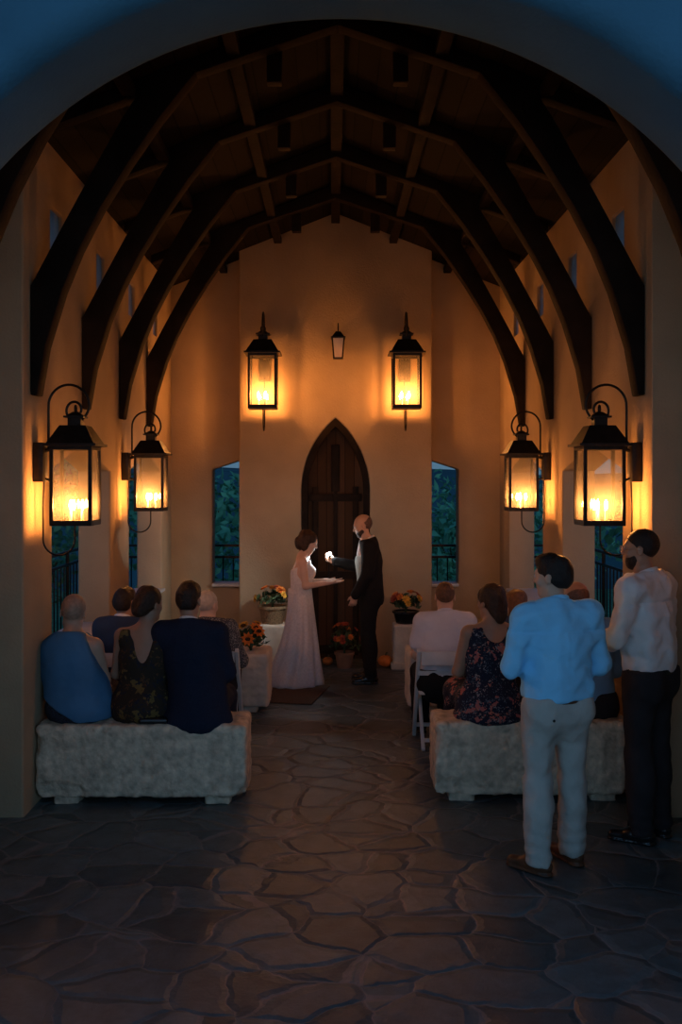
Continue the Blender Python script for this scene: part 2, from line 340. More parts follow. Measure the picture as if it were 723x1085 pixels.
def sdf(name, prims, h, m, parent=None, disp=None):
    lo = np.min([bbox(p)[0] for p in prims if p[0] in ('cap', 'ell', 'box')], 0)-h*4-.01
    hi = np.max([bbox(p)[1] for p in prims if p[0] in ('cap', 'ell', 'box')], 0)+h*4+.01
    n = np.ceil((hi-lo)/h).astype(int)+1
    ax = [(lo[i]+h*np.arange(n[i])).astype(np.float32) for i in range(3)]
    d = np.full(n, .5, np.float32)
    def win(p, mg):
        b0, b1 = bbox(p); sl = []
        for i in range(3):
            i0 = max(0, int((b0[i]-mg-lo[i])/h)); i1 = min(n[i], int((b1[i]+mg-lo[i])/h)+2); sl.append(slice(i0, max(i1, i0+1)))
        return tuple(sl), (ax[0][sl[0]][:, None, None], ax[1][sl[1]][None, :, None], ax[2][sl[2]][None, None, :])
    for p in prims:
        if p[0] == 'cut':
            e = (ax[0][:, None, None]-p[1][0])*p[2][0]+(ax[1][None, :, None]-p[1][1])*p[2][1]+(ax[2][None, None, :]-p[1][2])*p[2][2]
            d = -smin(-d, -e.astype(np.float32), p[3])
        elif p[0] == 'sub':
            q = p[1]; k = q[5] if q[0] == 'cap' else (q[3] if q[0] == 'ell' else q[4])
            sl, P = win(q, k+3*h); d[sl] = -smin(-d[sl], evalp(q, P).astype(np.float32), k)
        else:
            k = p[5] if p[0] == 'cap' else (p[3] if p[0] == 'ell' else p[4])
            sl, P = win(p, k+3*h+.02); d[sl] = smin(d[sl], evalp(p, P).astype(np.float32), k)
    if disp is not None:
        I = np.nonzero(np.abs(d) < .05)
        d[I] += disp(ax[0][I[0]], ax[1][I[1]], ax[2][I[2]]).astype(np.float32)
    s = d < 0
    c = [s[i:n[0]-1+i, j:n[1]-1+j, k:n[2]-1+k] for i in (0, 1) for j in (0, 1) for k in (0, 1)]
    anyc = c[0].copy(); allc = c[0].copy()
    for q in c[1:]: anyc |= q; allc &= q
    act = np.nonzero(anyc & ~allc)
    idx = np.full(n-1, -1, np.int32); nv = len(act[0]); idx[act] = np.arange(nv)
    pos = np.zeros((nv, 3)); cnt = np.zeros(nv)
    def cor(o): return d[act[0]+o[0], act[1]+o[1], act[2]+o[2]]
    for axi in range(3):
        o1, o2 = [i for i in range(3) if i != axi]
        for u in (0, 1):
            for w in (0, 1):
                a = [0, 0, 0]; a[o1] = u; a[o2] = w; b = list(a); b[axi] = 1
                da, db = cor(a), cor(b); x = (da < 0) != (db < 0)
                t = np.where(x, da/np.where(x, da-db, 1), 0)
                pt = np.tile(np.array(a, float), (nv, 1)); pt[:, axi] = t
                pos += pt*x[:, None]; cnt += x
    pos = pos/cnt[:, None]+np.stack(act, 1)
    pos = pos*h+lo
    quads = []
    for axi in range(3):
        o1, o2 = (axi+1) % 3, (axi+2) % 3
        A = np.moveaxis(s, axi, 0)
        sw = np.moveaxis(s, (axi, o1, o2), (0, 1, 2)); e = np.nonzero(sw[:-1, 1:-1, 1:-1] != sw[1:, 1:-1, 1:-1])
        i, j, k = e[0], e[1]+1, e[2]+1
        ii = np.moveaxis(idx, (axi, o1, o2), (0, 1, 2))
        q = np.stack([ii[i, j-1, k-1], ii[i, j, k-1], ii[i, j, k], ii[i, j-1, k]], 1)
        fl = ~sw[i, j, k]; q[fl] = q[fl][:, ::-1]
        quads.append(q)
    q = np.concatenate(quads); q = q[(q >= 0).all(1)]
    me = bpy.data.meshes.new(name)
    me.vertices.add(nv); me.vertices.foreach_set('co', pos.astype(np.float32).ravel())
    me.loops.add(len(q)*4); me.loops.foreach_set('vertex_index', q.astype(np.int32).ravel())
    me.polygons.add(len(q)); me.polygons.foreach_set('loop_start', np.arange(0, len(q)*4, 4, dtype=np.int32))
    me.update(calc_edges=True); me.validate()
    me.polygons.foreach_set('use_smooth', [True]*len(me.polygons))
    return link(name, me, m, parent)
def wob(X, Y, Z, f, seed=0):
    return (np.sin(X*f+seed+1.7*np.sin(Y*f*.7+seed*2))+np.sin(Y*f*1.1+seed*1.3+1.5*np.sin(Z*f*.8))+np.sin(Z*f*.9+2.1*seed+1.6*np.sin(X*f*.75)))/3
def fold_disp(amp=.004, f=28, seed=0): return lambda X, Y, Z: amp*wob(X, Y, Z*.6, f, seed)+amp*.5*wob(X, Y, Z, f*2.3, seed+3)
def hair_disp(amp=.004, f=95, seed=0): return lambda X, Y, Z: amp*wob(X, Y, Z*.5, f, seed)+amp*wob(X, Y, Z, f*.35, seed+2)

# ------------------------------------------------------------------ people
UP = V(0, 0, 1); FW = V(0, 1, 0); RT = V(1, 0, 0)
def torso_joints(z0, g=1, sw=.185, lean=(0, 0), hip=.09):
    """z0: height of the seat plane under the pelvis; lean: (dx, dy) of the neck"""
    lx, ly = lean
    def at(z, t): return V(lx*t, ly*t, z0+z*g)
    J = dict(pelvis=at(.09, .0), waist=at(.24, .25), chest=at(.42, .65), neck=at(.63, 1), shc=at(.575, .92), head=at(.795, 1.12)+V(0, .012, 0))
    J['shL'] = J['shc']+V(-sw, -.01, 0); J['shR'] = J['shc']+V(sw, -.01, 0)
    J['hipL'] = V(-hip, 0, z0+.075*g); J['hipR'] = V(hip, 0, z0+.075*g)
    J['g'] = g
    return J
def head_frame(yaw=0, pitch=0, roll=0):
    f = V(-math.sin(yaw)*math.cos(pitch), math.cos(yaw)*math.cos(pitch), math.sin(pitch))
    r = nrm(np.cross(f, UP)); u = np.cross(r, f)
    u2 = u*math.cos(roll)+r*math.sin(roll); r2 = np.cross(f, u2)
    return f, u2, r2
def rotm(f, u, r): return np.stack([r, f, u], 1)     # columns = local x, y, z
def torso(J, b=1, inf=0, s=.70, belly=0, bust=0):
    w = FW; P = []
    P.append(cap(J['pelvis']-V(0, 0, .02), J['waist'], .158*b+inf, .138*b+inf, .05, w, s))
    P.append(cap(J['waist'], J['chest'], .138*b+inf, .158*b+inf, .06, w, s))
    P.append(cap(J['chest'], J['shc']-V(0, 0, .03), .158*b+inf, .12*b+inf, .06, w, s))
    P.append(cap(J['shL'], J['shR'], .052*b+inf, .052*b+inf, .05))
    for q in ('shL', 'shR'): P.append(cap(J[q]*.75+J['shc']*.25, J['neck']+V(0, 0, .0), .045+inf, .045+inf, .06))
    if belly: P.append(ell(J['waist']+V(0, .05, .0), (.13*b, .11+belly, .14), .08))
    if bust:
        for sx in (-1, 1): P.append(ell(J['chest']+V(sx*.075, .085, .02), (.06, .055+bust, .06), .05))
    return P
def arms(J, inf=0, upto='wrist', a=1, sides='LR', k=.03):
    P = []
    for q in sides:
        sh, el, wr = J['sh'+q], J['el'+q], J['wr'+q]
        if upto == 'short':
            P.append(cap(sh, sh+(el-sh)*.62, .056*a+inf, .058*a+inf, k)); continue
        if upto == 'cap':
            P.append(cap(sh, sh+(el-sh)*.25, .056*a+inf, .056*a+inf, k)); continue
        P.append(cap(sh, el, .054*a+inf, .042*a+inf, k))
        P.append(cap(el, wr if upto == 'wrist' else el+(wr-el)*.5, .043*a+inf, (.03*a if upto == 'wrist' else .038*a)+inf, .02))
    return P
def hand(J, q, curl=.5, sc=1):
    wr = J['wr'+q]; d = nrm(J.get('hd'+q, wr-J['el'+q])); n = J.get('hn'+q, V(0, 0, -1.)); n = nrm(n-d*np.dot(n, d)); sd = np.cross(d, n)
    if q == 'L': sd = -sd
    # sd: towards the thumb
    P = [cap(wr-d*.01, wr+d*.03*sc, .027*sc, .03*sc, .015, n, .62), cap(wr+d*.03*sc, wr+d*.075*sc, .036*sc, .037*sc, .012, n, .36)]
    J['palm'+q] = wr+d*.07*sc+n*.02*sc
    for i, (off, ln) in enumerate(((.030, .070), (.010, .079), (-.011, .073), (-.030, .056))):
        p = wr+d*.083*sc+sd*off*sc; a = curl*(.55+.1*i)
        pts = [p]
        for j, fr in enumerate((.45, .32, .23)):
            dd = d*math.cos(a)+n*math.sin(a)+sd*off*1.2*(1-curl); p = p+nrm(dd)*ln*fr*sc; pts.append(p); a += curl*.85
        for j in range(3): P.append(cap(pts[j], pts[j+1], (.0092-.001*j)*sc, (.0082-.001*j)*sc, .004))
    t0 = wr+d*.025*sc+sd*.024*sc; t1 = t0+nrm(d*.75+sd*.75+n*.25)*.036*sc; t2 = t1+nrm(d*.9+sd*.25+n*(.2+curl*.6))*.030*sc
    P += [cap(t0, t1, .013*sc, .011*sc, .012), cap(t1, t2, .0105*sc, .008*sc, .004)]
    return P
def legs(J, inf=0, a=1, k=.03):
    P = []
    for q in 'LR':
        h, kn, an = J['hip'+q], J['kn'+q], J['an'+q]
        P.append(cap(h, kn, .085*a+inf, .058*a+inf, k)); P.append(cap(kn, an, .056*a+inf, .038*a+inf, .025))
        calf = kn+(an-kn)*.3-V(0, .018, 0)
        P.append(ell(calf, (.052*a+inf, .055*a+inf, .12), .04))
    return P
def feet(J, inf=0):
    P = []
    for q in 'LR':
        an, t = J['an'+q], J['toe'+q]
        he = an+nrm((an-t)*V(1, 1, 0))*.035
        P.append(cap(an, V(an[0], an[1], .045), .037+inf, .036+inf, .02))
        P.append(cap(V(he[0], he[1], .035), V(t[0], t[1], .028), .033+inf, .027+inf, .025, UP, .8))
    return P
def headp(c, F, hs=1, fem=False):
    f, u, r = F; R = rotm(f, u, r); k = hs
    L = lambda x, y, z: c+(r*x+f*y+u*z)*k
    E = lambda x, y, z, rad, kk: ell(L(x, y, z), V(*rad)*k, kk*k, R)
    j = .88 if fem else 1
    P = [E(0, -.012, .024, (.075, .096, .088), .02), E(0, .03, -.03, (.061, .062, .082), .035), E(0, .052, -.093, (.030*j, .027*j, .021), .035),
         cap(L(-.042*j, .005, -.072), L(-.02, .05, -.095), .018*k, .016*k, .03*k), cap(L(.042*j, .005, -.072), L(.02, .05, -.095), .018*k, .016*k, .03*k),
         cap(L(-.032, .08, .022), L(.032, .08, .022), .010*k, .010*k, .018*k)]
    for sx in (-1, 1):
        P.append(E(sx*.04, .06, -.03, (.022, .02, .02), .02))
        P.append(sub(E(sx*.031, .1, .003, (.017, .018, .011), .012)))
        P.append(E(sx*.031, .080, .003, (.013, .011, .011), .003))
        P.append(E(sx*.078, -.008, -.012, (.007, .019, .031), .006)); P.append(sub(E(sx*.087, -.004, -.008, (.005, .009, .016), .005)))
    P += [cap(L(0, .086, .012), L(0, .107, -.028), .007*k, .011*k, .012*k), E(-.011, .096, -.03, (.008, .009, .007), .006), E(.011, .096, -.03, (.008, .009, .007), .006),
          E(0, .086, -.054, (.021, .011, .0065), .006), E(0, .085, -.066, (.018, .011, .007), .006)]
    return P
def hairp(c, F, style, hs=1):
    f, u, r = F; R = rotm(f, u, r); k = hs
    L = lambda x, y, z: c+(r*x+f*y+u*z)*k
    E = lambda x, y, z, rad, kk=.015: ell(L(x, y, z), V(*rad)*k, kk*k, R)
    hl = lambda th: cut(c+(u*.75-f*.66)*th*k, -(u*.75-f*.66), .008)
    if style == 'short': return [E(0, -.014, .032, (.083, .105, .094)), E(0, -.056, -.02, (.066, .058, .056), .03), E(0, .03, .085, (.06, .06, .034), .03), hl(-.018), cut(L(0, 0, -.065), -u)]
    if style == 'crop': return [E(0, -.013, .026, (.079, .1005, .0925)), hl(-.005), cut(L(0, 0, -.07), -u)]
    if style == 'sides': return [E(0, -.0135, .022, (.0768, .0968, .0870)), cut(L(0, 0, .025), u*.85+f*.5, .01), hl(-.03), cut(L(0, 0, -.07), -u)]
    if style == 'beard':
        return [E(0, .031, -.036, (.0655, .0665, .088), .02), E(0, .053, -.096, (.037, .034, .028), .03), cap(L(-.042, .005, -.072), L(-.02, .05, -.095), .021*k, .019*k, .03*k), cap(L(.042, .005, -.072), L(.02, .05, -.095), .021*k, .019*k, .03*k), cut(L(0, .06, -.045), u*.8+f*.3, .006), cut(L(0, -.01, 0), -f, .006), sub(E(0, .1, -.06, (.02, .02, .011), .006))]
    if style == 'bob': return [E(0, -.02, .03, (.092, .108, .096), .03), E(0, -.06, -.05, (.088, .065, .075), .04), E(-.06, -.01, -.05, (.032, .04, .06), .03), E(.06, -.01, -.05, (.032, .04, .06), .03),
                               E(0, -.1, -.03, (.05, .03, .05), .03), hl(-.075), sub(E(0, .098, -.045, (.12, .085, .105), .012))]
    if style == 'updo': return [E(0, -.016, .032, (.084, .104, .094), .03), E(0, -.07, -.03, (.066, .05, .055), .03), E(.0, -.098, -.055, (.05, .034, .034), .02), E(-.03, -.09, -.01, (.034, .036, .05), .02), E(.035, -.095, -.005, (.03, .034, .05), .02), hl(-.03)]
    if style == 'low': return [E(0, -.016, .032, (.086, .106, .094), .03), E(0, -.065, -.045, (.07, .052, .07), .04), E(0, -.092, -.10, (.047, .036, .05), .03), hl(-.05), cut(L(0, .05, .0), f-u*.75, .008)]
    if style == 'long': return [E(0, -.016, .03, (.088, .106, .094), .03), E(0, -.062, -.07, (.082, .052, .10), .05), E(0, -.072, -.2, (.086, .038, .12), .05), hl(-.075), cut(L(0, .045, .0), f-u*.75, .008)]
def person(loc, yaw, label, J, garments, hair=(), skin='skin', hF=(0, 0, 0), hs=1, fem=False, b=1, a=1, group=None, h=.007, curl=(.5, .5), bare_feet=False, hcurl=None):
    root = empty('person', loc, yaw, label, 'person', group)
    F = head_frame(*hF); hz = nrm(F[0]*V(1, 1, 0)); J['head'] = J['head']+hz*(.012+max(0, -math.sin(hF[1]))*.10); c = J['head']
    nb = c-UP*.075*hs-F[0]*.012
    P = torso(J, b, -.012)+arms(J, 0, 'wrist', a)+legs(J, -.008, a)+feet(J, -.008)
    P += [cap(J['neck']-V(0, 0, .05), nb, .06*b*hs, .052*hs, .03)]+headp(c, F, hs, fem)+hand(J, 'L', curl[0])+hand(J, 'R', curl[1])
    sdf('body', P, h, M[skin], root)
    for i, sx in enumerate((-1, 1)):
        e = MB().sphere(c+(F[2]*sx*.031+F[0]*.0815+F[1]*.003)*hs, .0118*hs, 10, 8).build('eye', M['eye'], root)
    for st, mt, seed in hair:
        o = sdf('beard' if st == 'beard' else 'hair', hairp(c, F, st, hs), .0055, M[mt], root, hair_disp(.009 if st == 'bob' else .0045 if st in ('short', 'bob', 'updo', 'low', 'long') else .001, 62 if st == 'bob' else 95, seed))
    for g in garments: g(root, J)
    return root, F
def G_shirt(m, b=1, inf=.016, hem=None, sleeves='wrist', name='shirt', collar=None, a=1, seed=0, amp=.005, blouse=0, s=.72, belly=0, extra=(), h=.009, cuts=(), pleat=False):
    def go(root, J):
        P = torso(J, b, inf, s, belly)
        if blouse: P.append(cap(J['waist']-V(0, .01, .02), J['waist']-V(0, .01, .07), .155*b+blouse, .15*b+blouse, .05, FW, .75))
        P += arms(J, inf*.8, sleeves, a) if sleeves else []
        P += [e(J) if callable(e) else e for e in extra]
        if hem is not None: P.append(cut(V(0, 0, hem), (0, 0, -1), .012))
        P.append(cut(J['neck']+V(0, 0, .035), (0, .25, 1), .006))
        P += [c_(J) if callable(c_) else c_ for c_ in cuts]
        fd = fold_disp(amp, 26, seed); zy = J['shc'][2]-.075; xc = J['shc'][0]
        dd = (lambda X, Y, Z: fd(X, Y, Z)+(Y < -.03)*(.006*np.exp(-((Z-zy)/.006)**2)-.006*np.exp(-((X-xc)/.009)**2)*(Z < zy)*np.clip((Z-J['waist'][2])/.3, 0, 1))) if pleat else fd
        o = sdf(name, P, h, M[m], root, dd)
        if collar:
            n = J['neck']
            sdf('collar', [cap(n-V(0, .012, .03), n+V(0, -.004, .05), .074, .067, .01), cut(n+V(0, 0, .042), (0, .45, 1), .004), cut(n-V(0, 0, .012), (0, -.1, -1), .004)], .006, M[collar], root)
        for q in 'LR':
            if sleeves == 'wrist' and name in ('jacket',):
                wr = J['wr'+q]; d = nrm(wr-J['el'+q])
                MB().tube([wr-d*.01, wr+d*.014], .036*a, 12).build('shirt_cuff', M[collar or m], root)
    return go
def G_trousers(m, top, b=1, inf=.018, seat=True, a=1, shoe='leather', seed=1, amp=.005, flare=.012, name='trousers', shoes=True, belt=None):
    def go(root, J):
        P = [cap(J['pelvis']+V(0, 0, -.03), V(J['waist'][0], J['waist'][1], top+.03), .158*b+inf, .140*b+inf, .05, FW, .74)]
        P += legs(J, inf, a, .04)
        for q in 'LR':
            kn, an = J['kn'+q], J['an'+q]
            P.append(cap(kn, an+V(0, -.004, .0), .06*a+inf, .05+flare+inf*.5, .03))
            if seat: P.append(ell(J['hip'+q]+V(0, -.040, .0), (.085, .075, .12), .09))
        P.append(cut(V(0, 0, top), (0, 0, 1), .006)); P.append(cut(V(0, 0, .055), (0, 0, -1), .006))
        sdf(name, P, .009, M[m], root, lambda X, Y, Z: fold_disp(amp, 22, seed)(X, Y, Z)+.0035*np.sin(Z*95+2*np.sin(X*9+seed))*np.clip((.30-Z)/.2, 0, 1))
        if belt:
            w = J['waist']*V(1, 1, 0)
            sdf('belt', [cap(V(*J['pelvis'][:2], top-.06), V(w[0], w[1], top+.06), .158*b+inf+.006, .150*b+inf+.006, .02, FW, .78), cut(V(0, 0, top+.006), (0, 0, 1), .003), cut(V(0, 0, top-.026), (0, 0, -1), .003)], .007, M[belt], root)
        if shoes: G_shoes(shoe)(root, J)
    return go
def G_shoes(m):
    def go(root, J):
        for q in 'LR':
            an, t = J['an'+q], J['toe'+q]; d = nrm((t-an)*V(1, 1, 0)); he = an-d*.04
            P = [cap(V(an[0], an[1], .10), V(an[0], an[1], .05), .044, .043, .02), cap(V(he[0], he[1], .05), V(t[0], t[1], .036), .040, .034, .03, UP, .85), ell(V(*(an+d*.06)[:2], .06), (.035, .035, .03), .04),
                 cap(V(he[0], he[1], .012), V(t[0], t[1], .012), .044, .040, .008, UP, .3), cut(V(0, 0, .001), (0, 0, -1), .002), cut(V(0, 0, .115), (0, 0, 1), .003)]
            sdf('shoe', P, .007, M[m], root)
    return go
def stand(H=1.78, sw=.185, lean=(0, 0), foot_yaw=(.15, -.15), stance=.10, b=1):
    g = H/1.78
    J = torso_joints(.86*g, g, sw*g, lean)
    for q, sx, fy in (('L', -1, foot_yaw[0]), ('R', 1, foot_yaw[1])):
        J['kn'+q] = V(sx*stance, .015, .49*g); J['an'+q] = V(sx*stance, -.01, .085)
        J['toe'+q] = J['an'+q]+V(-math.sin(fy), math.cos(fy), 0)*.165; J['toe'+q][2] = .03
    return J
def sit(seat, g=1, sw=.185, lean=(0, 0), knee=.44, spread=.11, ank=.40, kneez=None):
    J = torso_joints(seat, g, sw, lean)
    for q, sx in (('L', -1), ('R', 1)):
        J['kn'+q] = V(sx*spread, knee, (seat+.065) if kneez is None else kneez); J['an'+q] = V(sx*spread, ank, .085); J['toe'+q] = V(sx*spread*1.15, ank+.16, .03)
    return J
def arm(J, q, el, wr, hd=None, hn=None):
    J['el'+q] = J['sh'+q]+V(*el); J['wr'+q] = J['el'+q]+V(*wr)
    if hd is not None: J['hd'+q] = V(*hd)
    if hn is not None: J['hn'+q] = V(*hn)
def lap(J, out=.05):
    arm(J, 'L', (-out, .05, -.27), (.09, .22, -.045), None, (0, 0, -1)); arm(J, 'R', (out, .05, -.27), (-.09, .22, -.045), None, (0, 0, -1))

# ================================================================== THE CHAPEL
WX = 2.0; WT = .29
def rect(y0, y1, z0, z1): return [(y0, z0), (y1, z0), (y1, z1), (y0, z1)]
def gable(y0, y1, z0, z1, z2): return [(y0, z0), (y1, z0), (y1, z1), ((y0+y1)/2, z2), (y0, z1)]
tag(MB().box((0, 4.2, -.1), (6.8, 17, .2)).build('floor', M['floor']), kind='structure')
NICH = (5.74, 7.09, 8.44, 9.75, 11.04)
for side, sx in (('left', -1), ('right', 1)):
    a, b_ = sorted((sx*WX, sx*(WX+WT)))
    base = MB().prism(rect(3.9, 12.4, -.05, 4.5), a, b_, 'x')
    cs = [MB().prism(rect(4.6, 6.33, -.2, 4.1), *sorted((sx*(WX-.3), sx*(WX+.25))), 'x')]
    for y0 in (6.97, 9.62): cs.append(MB().prism(gable(y0, y0+1.83, .86, 2.22, 2.42), a-.3, b_+.3, 'x'))
    for y in NICH: cs.append(MB().prism(rect(y-.15, y+.15, 3.74, 4.06), a-.3, b_+.3, 'x'))
    tag(carve(base, cs, 'wall_'+side, M['stucco'], .03), kind='structure')
    for i, y in enumerate(NICH):
        w = MB().box((sx*(WX+.05), y, 3.9), (.05, .30, .32)).build('window_%d' % (i+1+(5 if sx > 0 else 0)), M['niche'], bevel=.006); tag(w, kind='structure')
    for i, y0 in enumerate((6.97, 9.62)):
        t = MB().box((sx*(WX+.14), y0+.915, .872), (.36, 1.83, .03)).build('trim_%d' % (i+1+(2 if sx > 0 else 0)), M['white_wood'], bevel=.006); tag(t, kind='structure')
RZ = lambda x: 5.27-.395*abs(x)
# back wall with the two window slots, and the shallow altar wall standing forward of it
base = MB().prism([(-2.29, -.05), (2.29, -.05), (2.29, RZ(2.29)+.06), (0, 5.34), (-2.29, RZ(2.29)+.06)], 12.1, 12.4, 'y')
cs = [MB().prism([(sx*1.50, .87), (sx*1.50, 2.26), (sx*1.1, 2.39), (sx*1.1, .87)], 11.9, 12.7, 'y') for sx in (-1, 1)]
tag(carve(base, cs, 'wall_back', M['stucco'], .02), kind='structure')
for i, sx in enumerate((-1, 1)):
    t = MB().box((sx*1.315, 12.2, .855), (.36, .34, .035)).build('trim_%d' % (5+i), M['white_wood'], bevel=.006); tag(t, kind='structure')
def gothic(w, spring, apex, n=14, z0=0):
    rise = apex-spring; R = (w*w+rise*rise)/(2*w); pts = [(-w, z0), (w, z0)]
    a1 = math.asin(rise/R)
    for i in range(n+1): t = a1*i/n; pts.append((w-R+R*math.cos(t), spring+R*math.sin(t)))
    for i in range(n-1, -1, -1): t = a1*i/n; pts.append((-(w-R+R*math.cos(t)), spring+R*math.sin(t)))
    return pts
base = MB().prism([(-1.135, -.05), (1.135, -.05), (1.135, RZ(1.135)+.06), (0, 5.33), (-1.135, RZ(1.135)+.06)], 11.7, 12.12, 'y')
tag(carve(base, [MB().prism(gothic(.40, 2.0, 2.86, z0=-.2), 11.5, 11.9, 'y')], 'wall_altar', M['stucco'], .02), kind='structure')
# gothic door
dr = empty('door_1', (0, 11.9, 0)); tag(dr, kind='structure')
go, gi = gothic(.40, 2.0, 2.86), gothic(.33, 2.0, 2.76)
fm = MB(); n = len(go)
vs = [(x, y, z) for y in (-.20, -.03) for (x, z) in go]+[(x, y, z) for y in (-.20, -.03) for (x, z) in gi]
fs = []
for i in range(1, n):
    j = (i+1) % n
    fs += [(i, j, 2*n+j, 2*n+i), (n+j, n+i, 3*n+i, 3*n+j), (i, n+i, n+j, j), (2*n+j, 3*n+j, 3*n+i, 2*n+i)]
fm.add(vs, fs); fm.build('door_frame', M['timber'], dr)
MB().prism(gi, -.05, -.01, 'y').build('door_leaf', M['doorw'], dr)
for x in (-.24, .24): MB().box((x, -.06, 1.05), (.07, .03, 2.0)).build('stile', M['timber2'], dr, bevel=.004)
for z in (.12, 1.0, 1.92): MB().box((0, -.065, z), (.62, .03, .09)).build('rail', M['timber2'], dr, bevel=.004)
MB().box((0, -.07, 1.0), (.05, .035, 2.0)).build('mullion', M['timber2'], dr, bevel=.004)
MB().box((0, -.055, 2.27), (.10, .04, .56)).build('centre_panel', M['timber2'], dr, bevel=.01)
MB().tube([(-.08, -.08, 1.12), (-.08, -.12, 1.10), (-.08, -.12, .98), (-.08, -.08, .96)], .009).build('handle', M['iron'], dr)
# entrance arch wall
R_ = 1.91; ac = []
for i in range(65): t = PI*i/64; ac.append((R_*math.cos(t), 2.165+R_*math.sin(t)))
poly = [(R_, -.3)]+ac+[(-R_, -.3)]
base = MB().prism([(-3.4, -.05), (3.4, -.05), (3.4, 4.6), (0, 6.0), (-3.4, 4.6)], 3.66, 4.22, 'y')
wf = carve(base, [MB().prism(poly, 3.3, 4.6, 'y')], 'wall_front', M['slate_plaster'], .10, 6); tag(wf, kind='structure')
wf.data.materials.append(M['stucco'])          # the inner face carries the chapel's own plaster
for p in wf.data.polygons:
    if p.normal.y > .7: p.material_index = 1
# roof
cp = [(-2.75, RZ(2.75)), (0, 5.27), (2.75, RZ(2.75)), (2.75, RZ(2.75)+.16), (0, 5.43), (-2.75, RZ(2.75)+.16)]
tag(MB().prism(cp, 4.1, 12.6, 'y').build('ceiling', M['ceil'], ang=10), kind='structure')
TY = (5.17, 6.53, 7.85, 9.20, 10.55)
inner = [(1.955, 2.70), (1.90, 3.02), (1.79, 3.38), (1.68, 3.65), (1.54, 3.92), (1.36, 4.21), (1.16, 4.50), (.92, 4.80)]
outer = [(.98, RZ(.98)+.01), (1.20, RZ(1.2)+.01), (1.40, 4.50), (1.63, 4.09), (1.82, 3.74), (1.995, 3.41), (1.995, 2.70)]
words = ['nearest dark timber roof truss just inside the entrance arch', 'second dark timber roof truss from the entrance, braced above the near lanterns', 'middle dark timber roof truss, third from the entrance arch',
         'fourth dark timber roof truss, braced above the far side lanterns', 'farthest dark timber roof truss, next to the altar wall']
for i, y in enumerate(TY):
    t = empty('roof_truss', (0, y, 4.5), 0, words[i], 'roof truss', 'timber roof trusses')
    for sx in (-1, 1):
        p = [(sx*x, z-4.5) for x, z in inner+outer]
        MB().prism(p, -.075, .075, 'y').build('knee_brace', M['timber'], t, bevel=.008)
        q = [(0, 5.11), (sx*.92, 4.80), (sx*1.3, RZ(1.3)-.10), (sx*1.95, RZ(1.95)-.08), (sx*1.95, RZ(1.95)), (0, 5.26)]
        MB().prism([(x, z-4.5) for x, z in q], -.06, .06, 'y').build('rafter', M['timber'], t, bevel=.006)
        MB().box((sx*.42, .10, 5.06-.395*.42-4.5+.02), (.10, .09, .26)).build('blocking', M['timber2'], t, bevel=.006)
pl = ['ridge beam along the peak of the dark board ceiling', 'upper left roof purlin beside the ridge', 'upper right roof purlin beside the ridge', 'lower left roof purlin above the left wall', 'lower right roof purlin above the right wall']
for (x, w, h_), lb in zip(((0, .10, .10), (-.68, .09, .07), (.68, .09, .07), (-1.36, .09, .07), (1.36, .09, .07)), pl):
    tag(MB().box((x, 8.2, RZ(abs(x)+w/2)-h_/2-.002), (w, 8.1, h_)).build('purlin', M['timber'], bevel=.008), lb, 'roof beam', 'roof beams along the chapel')

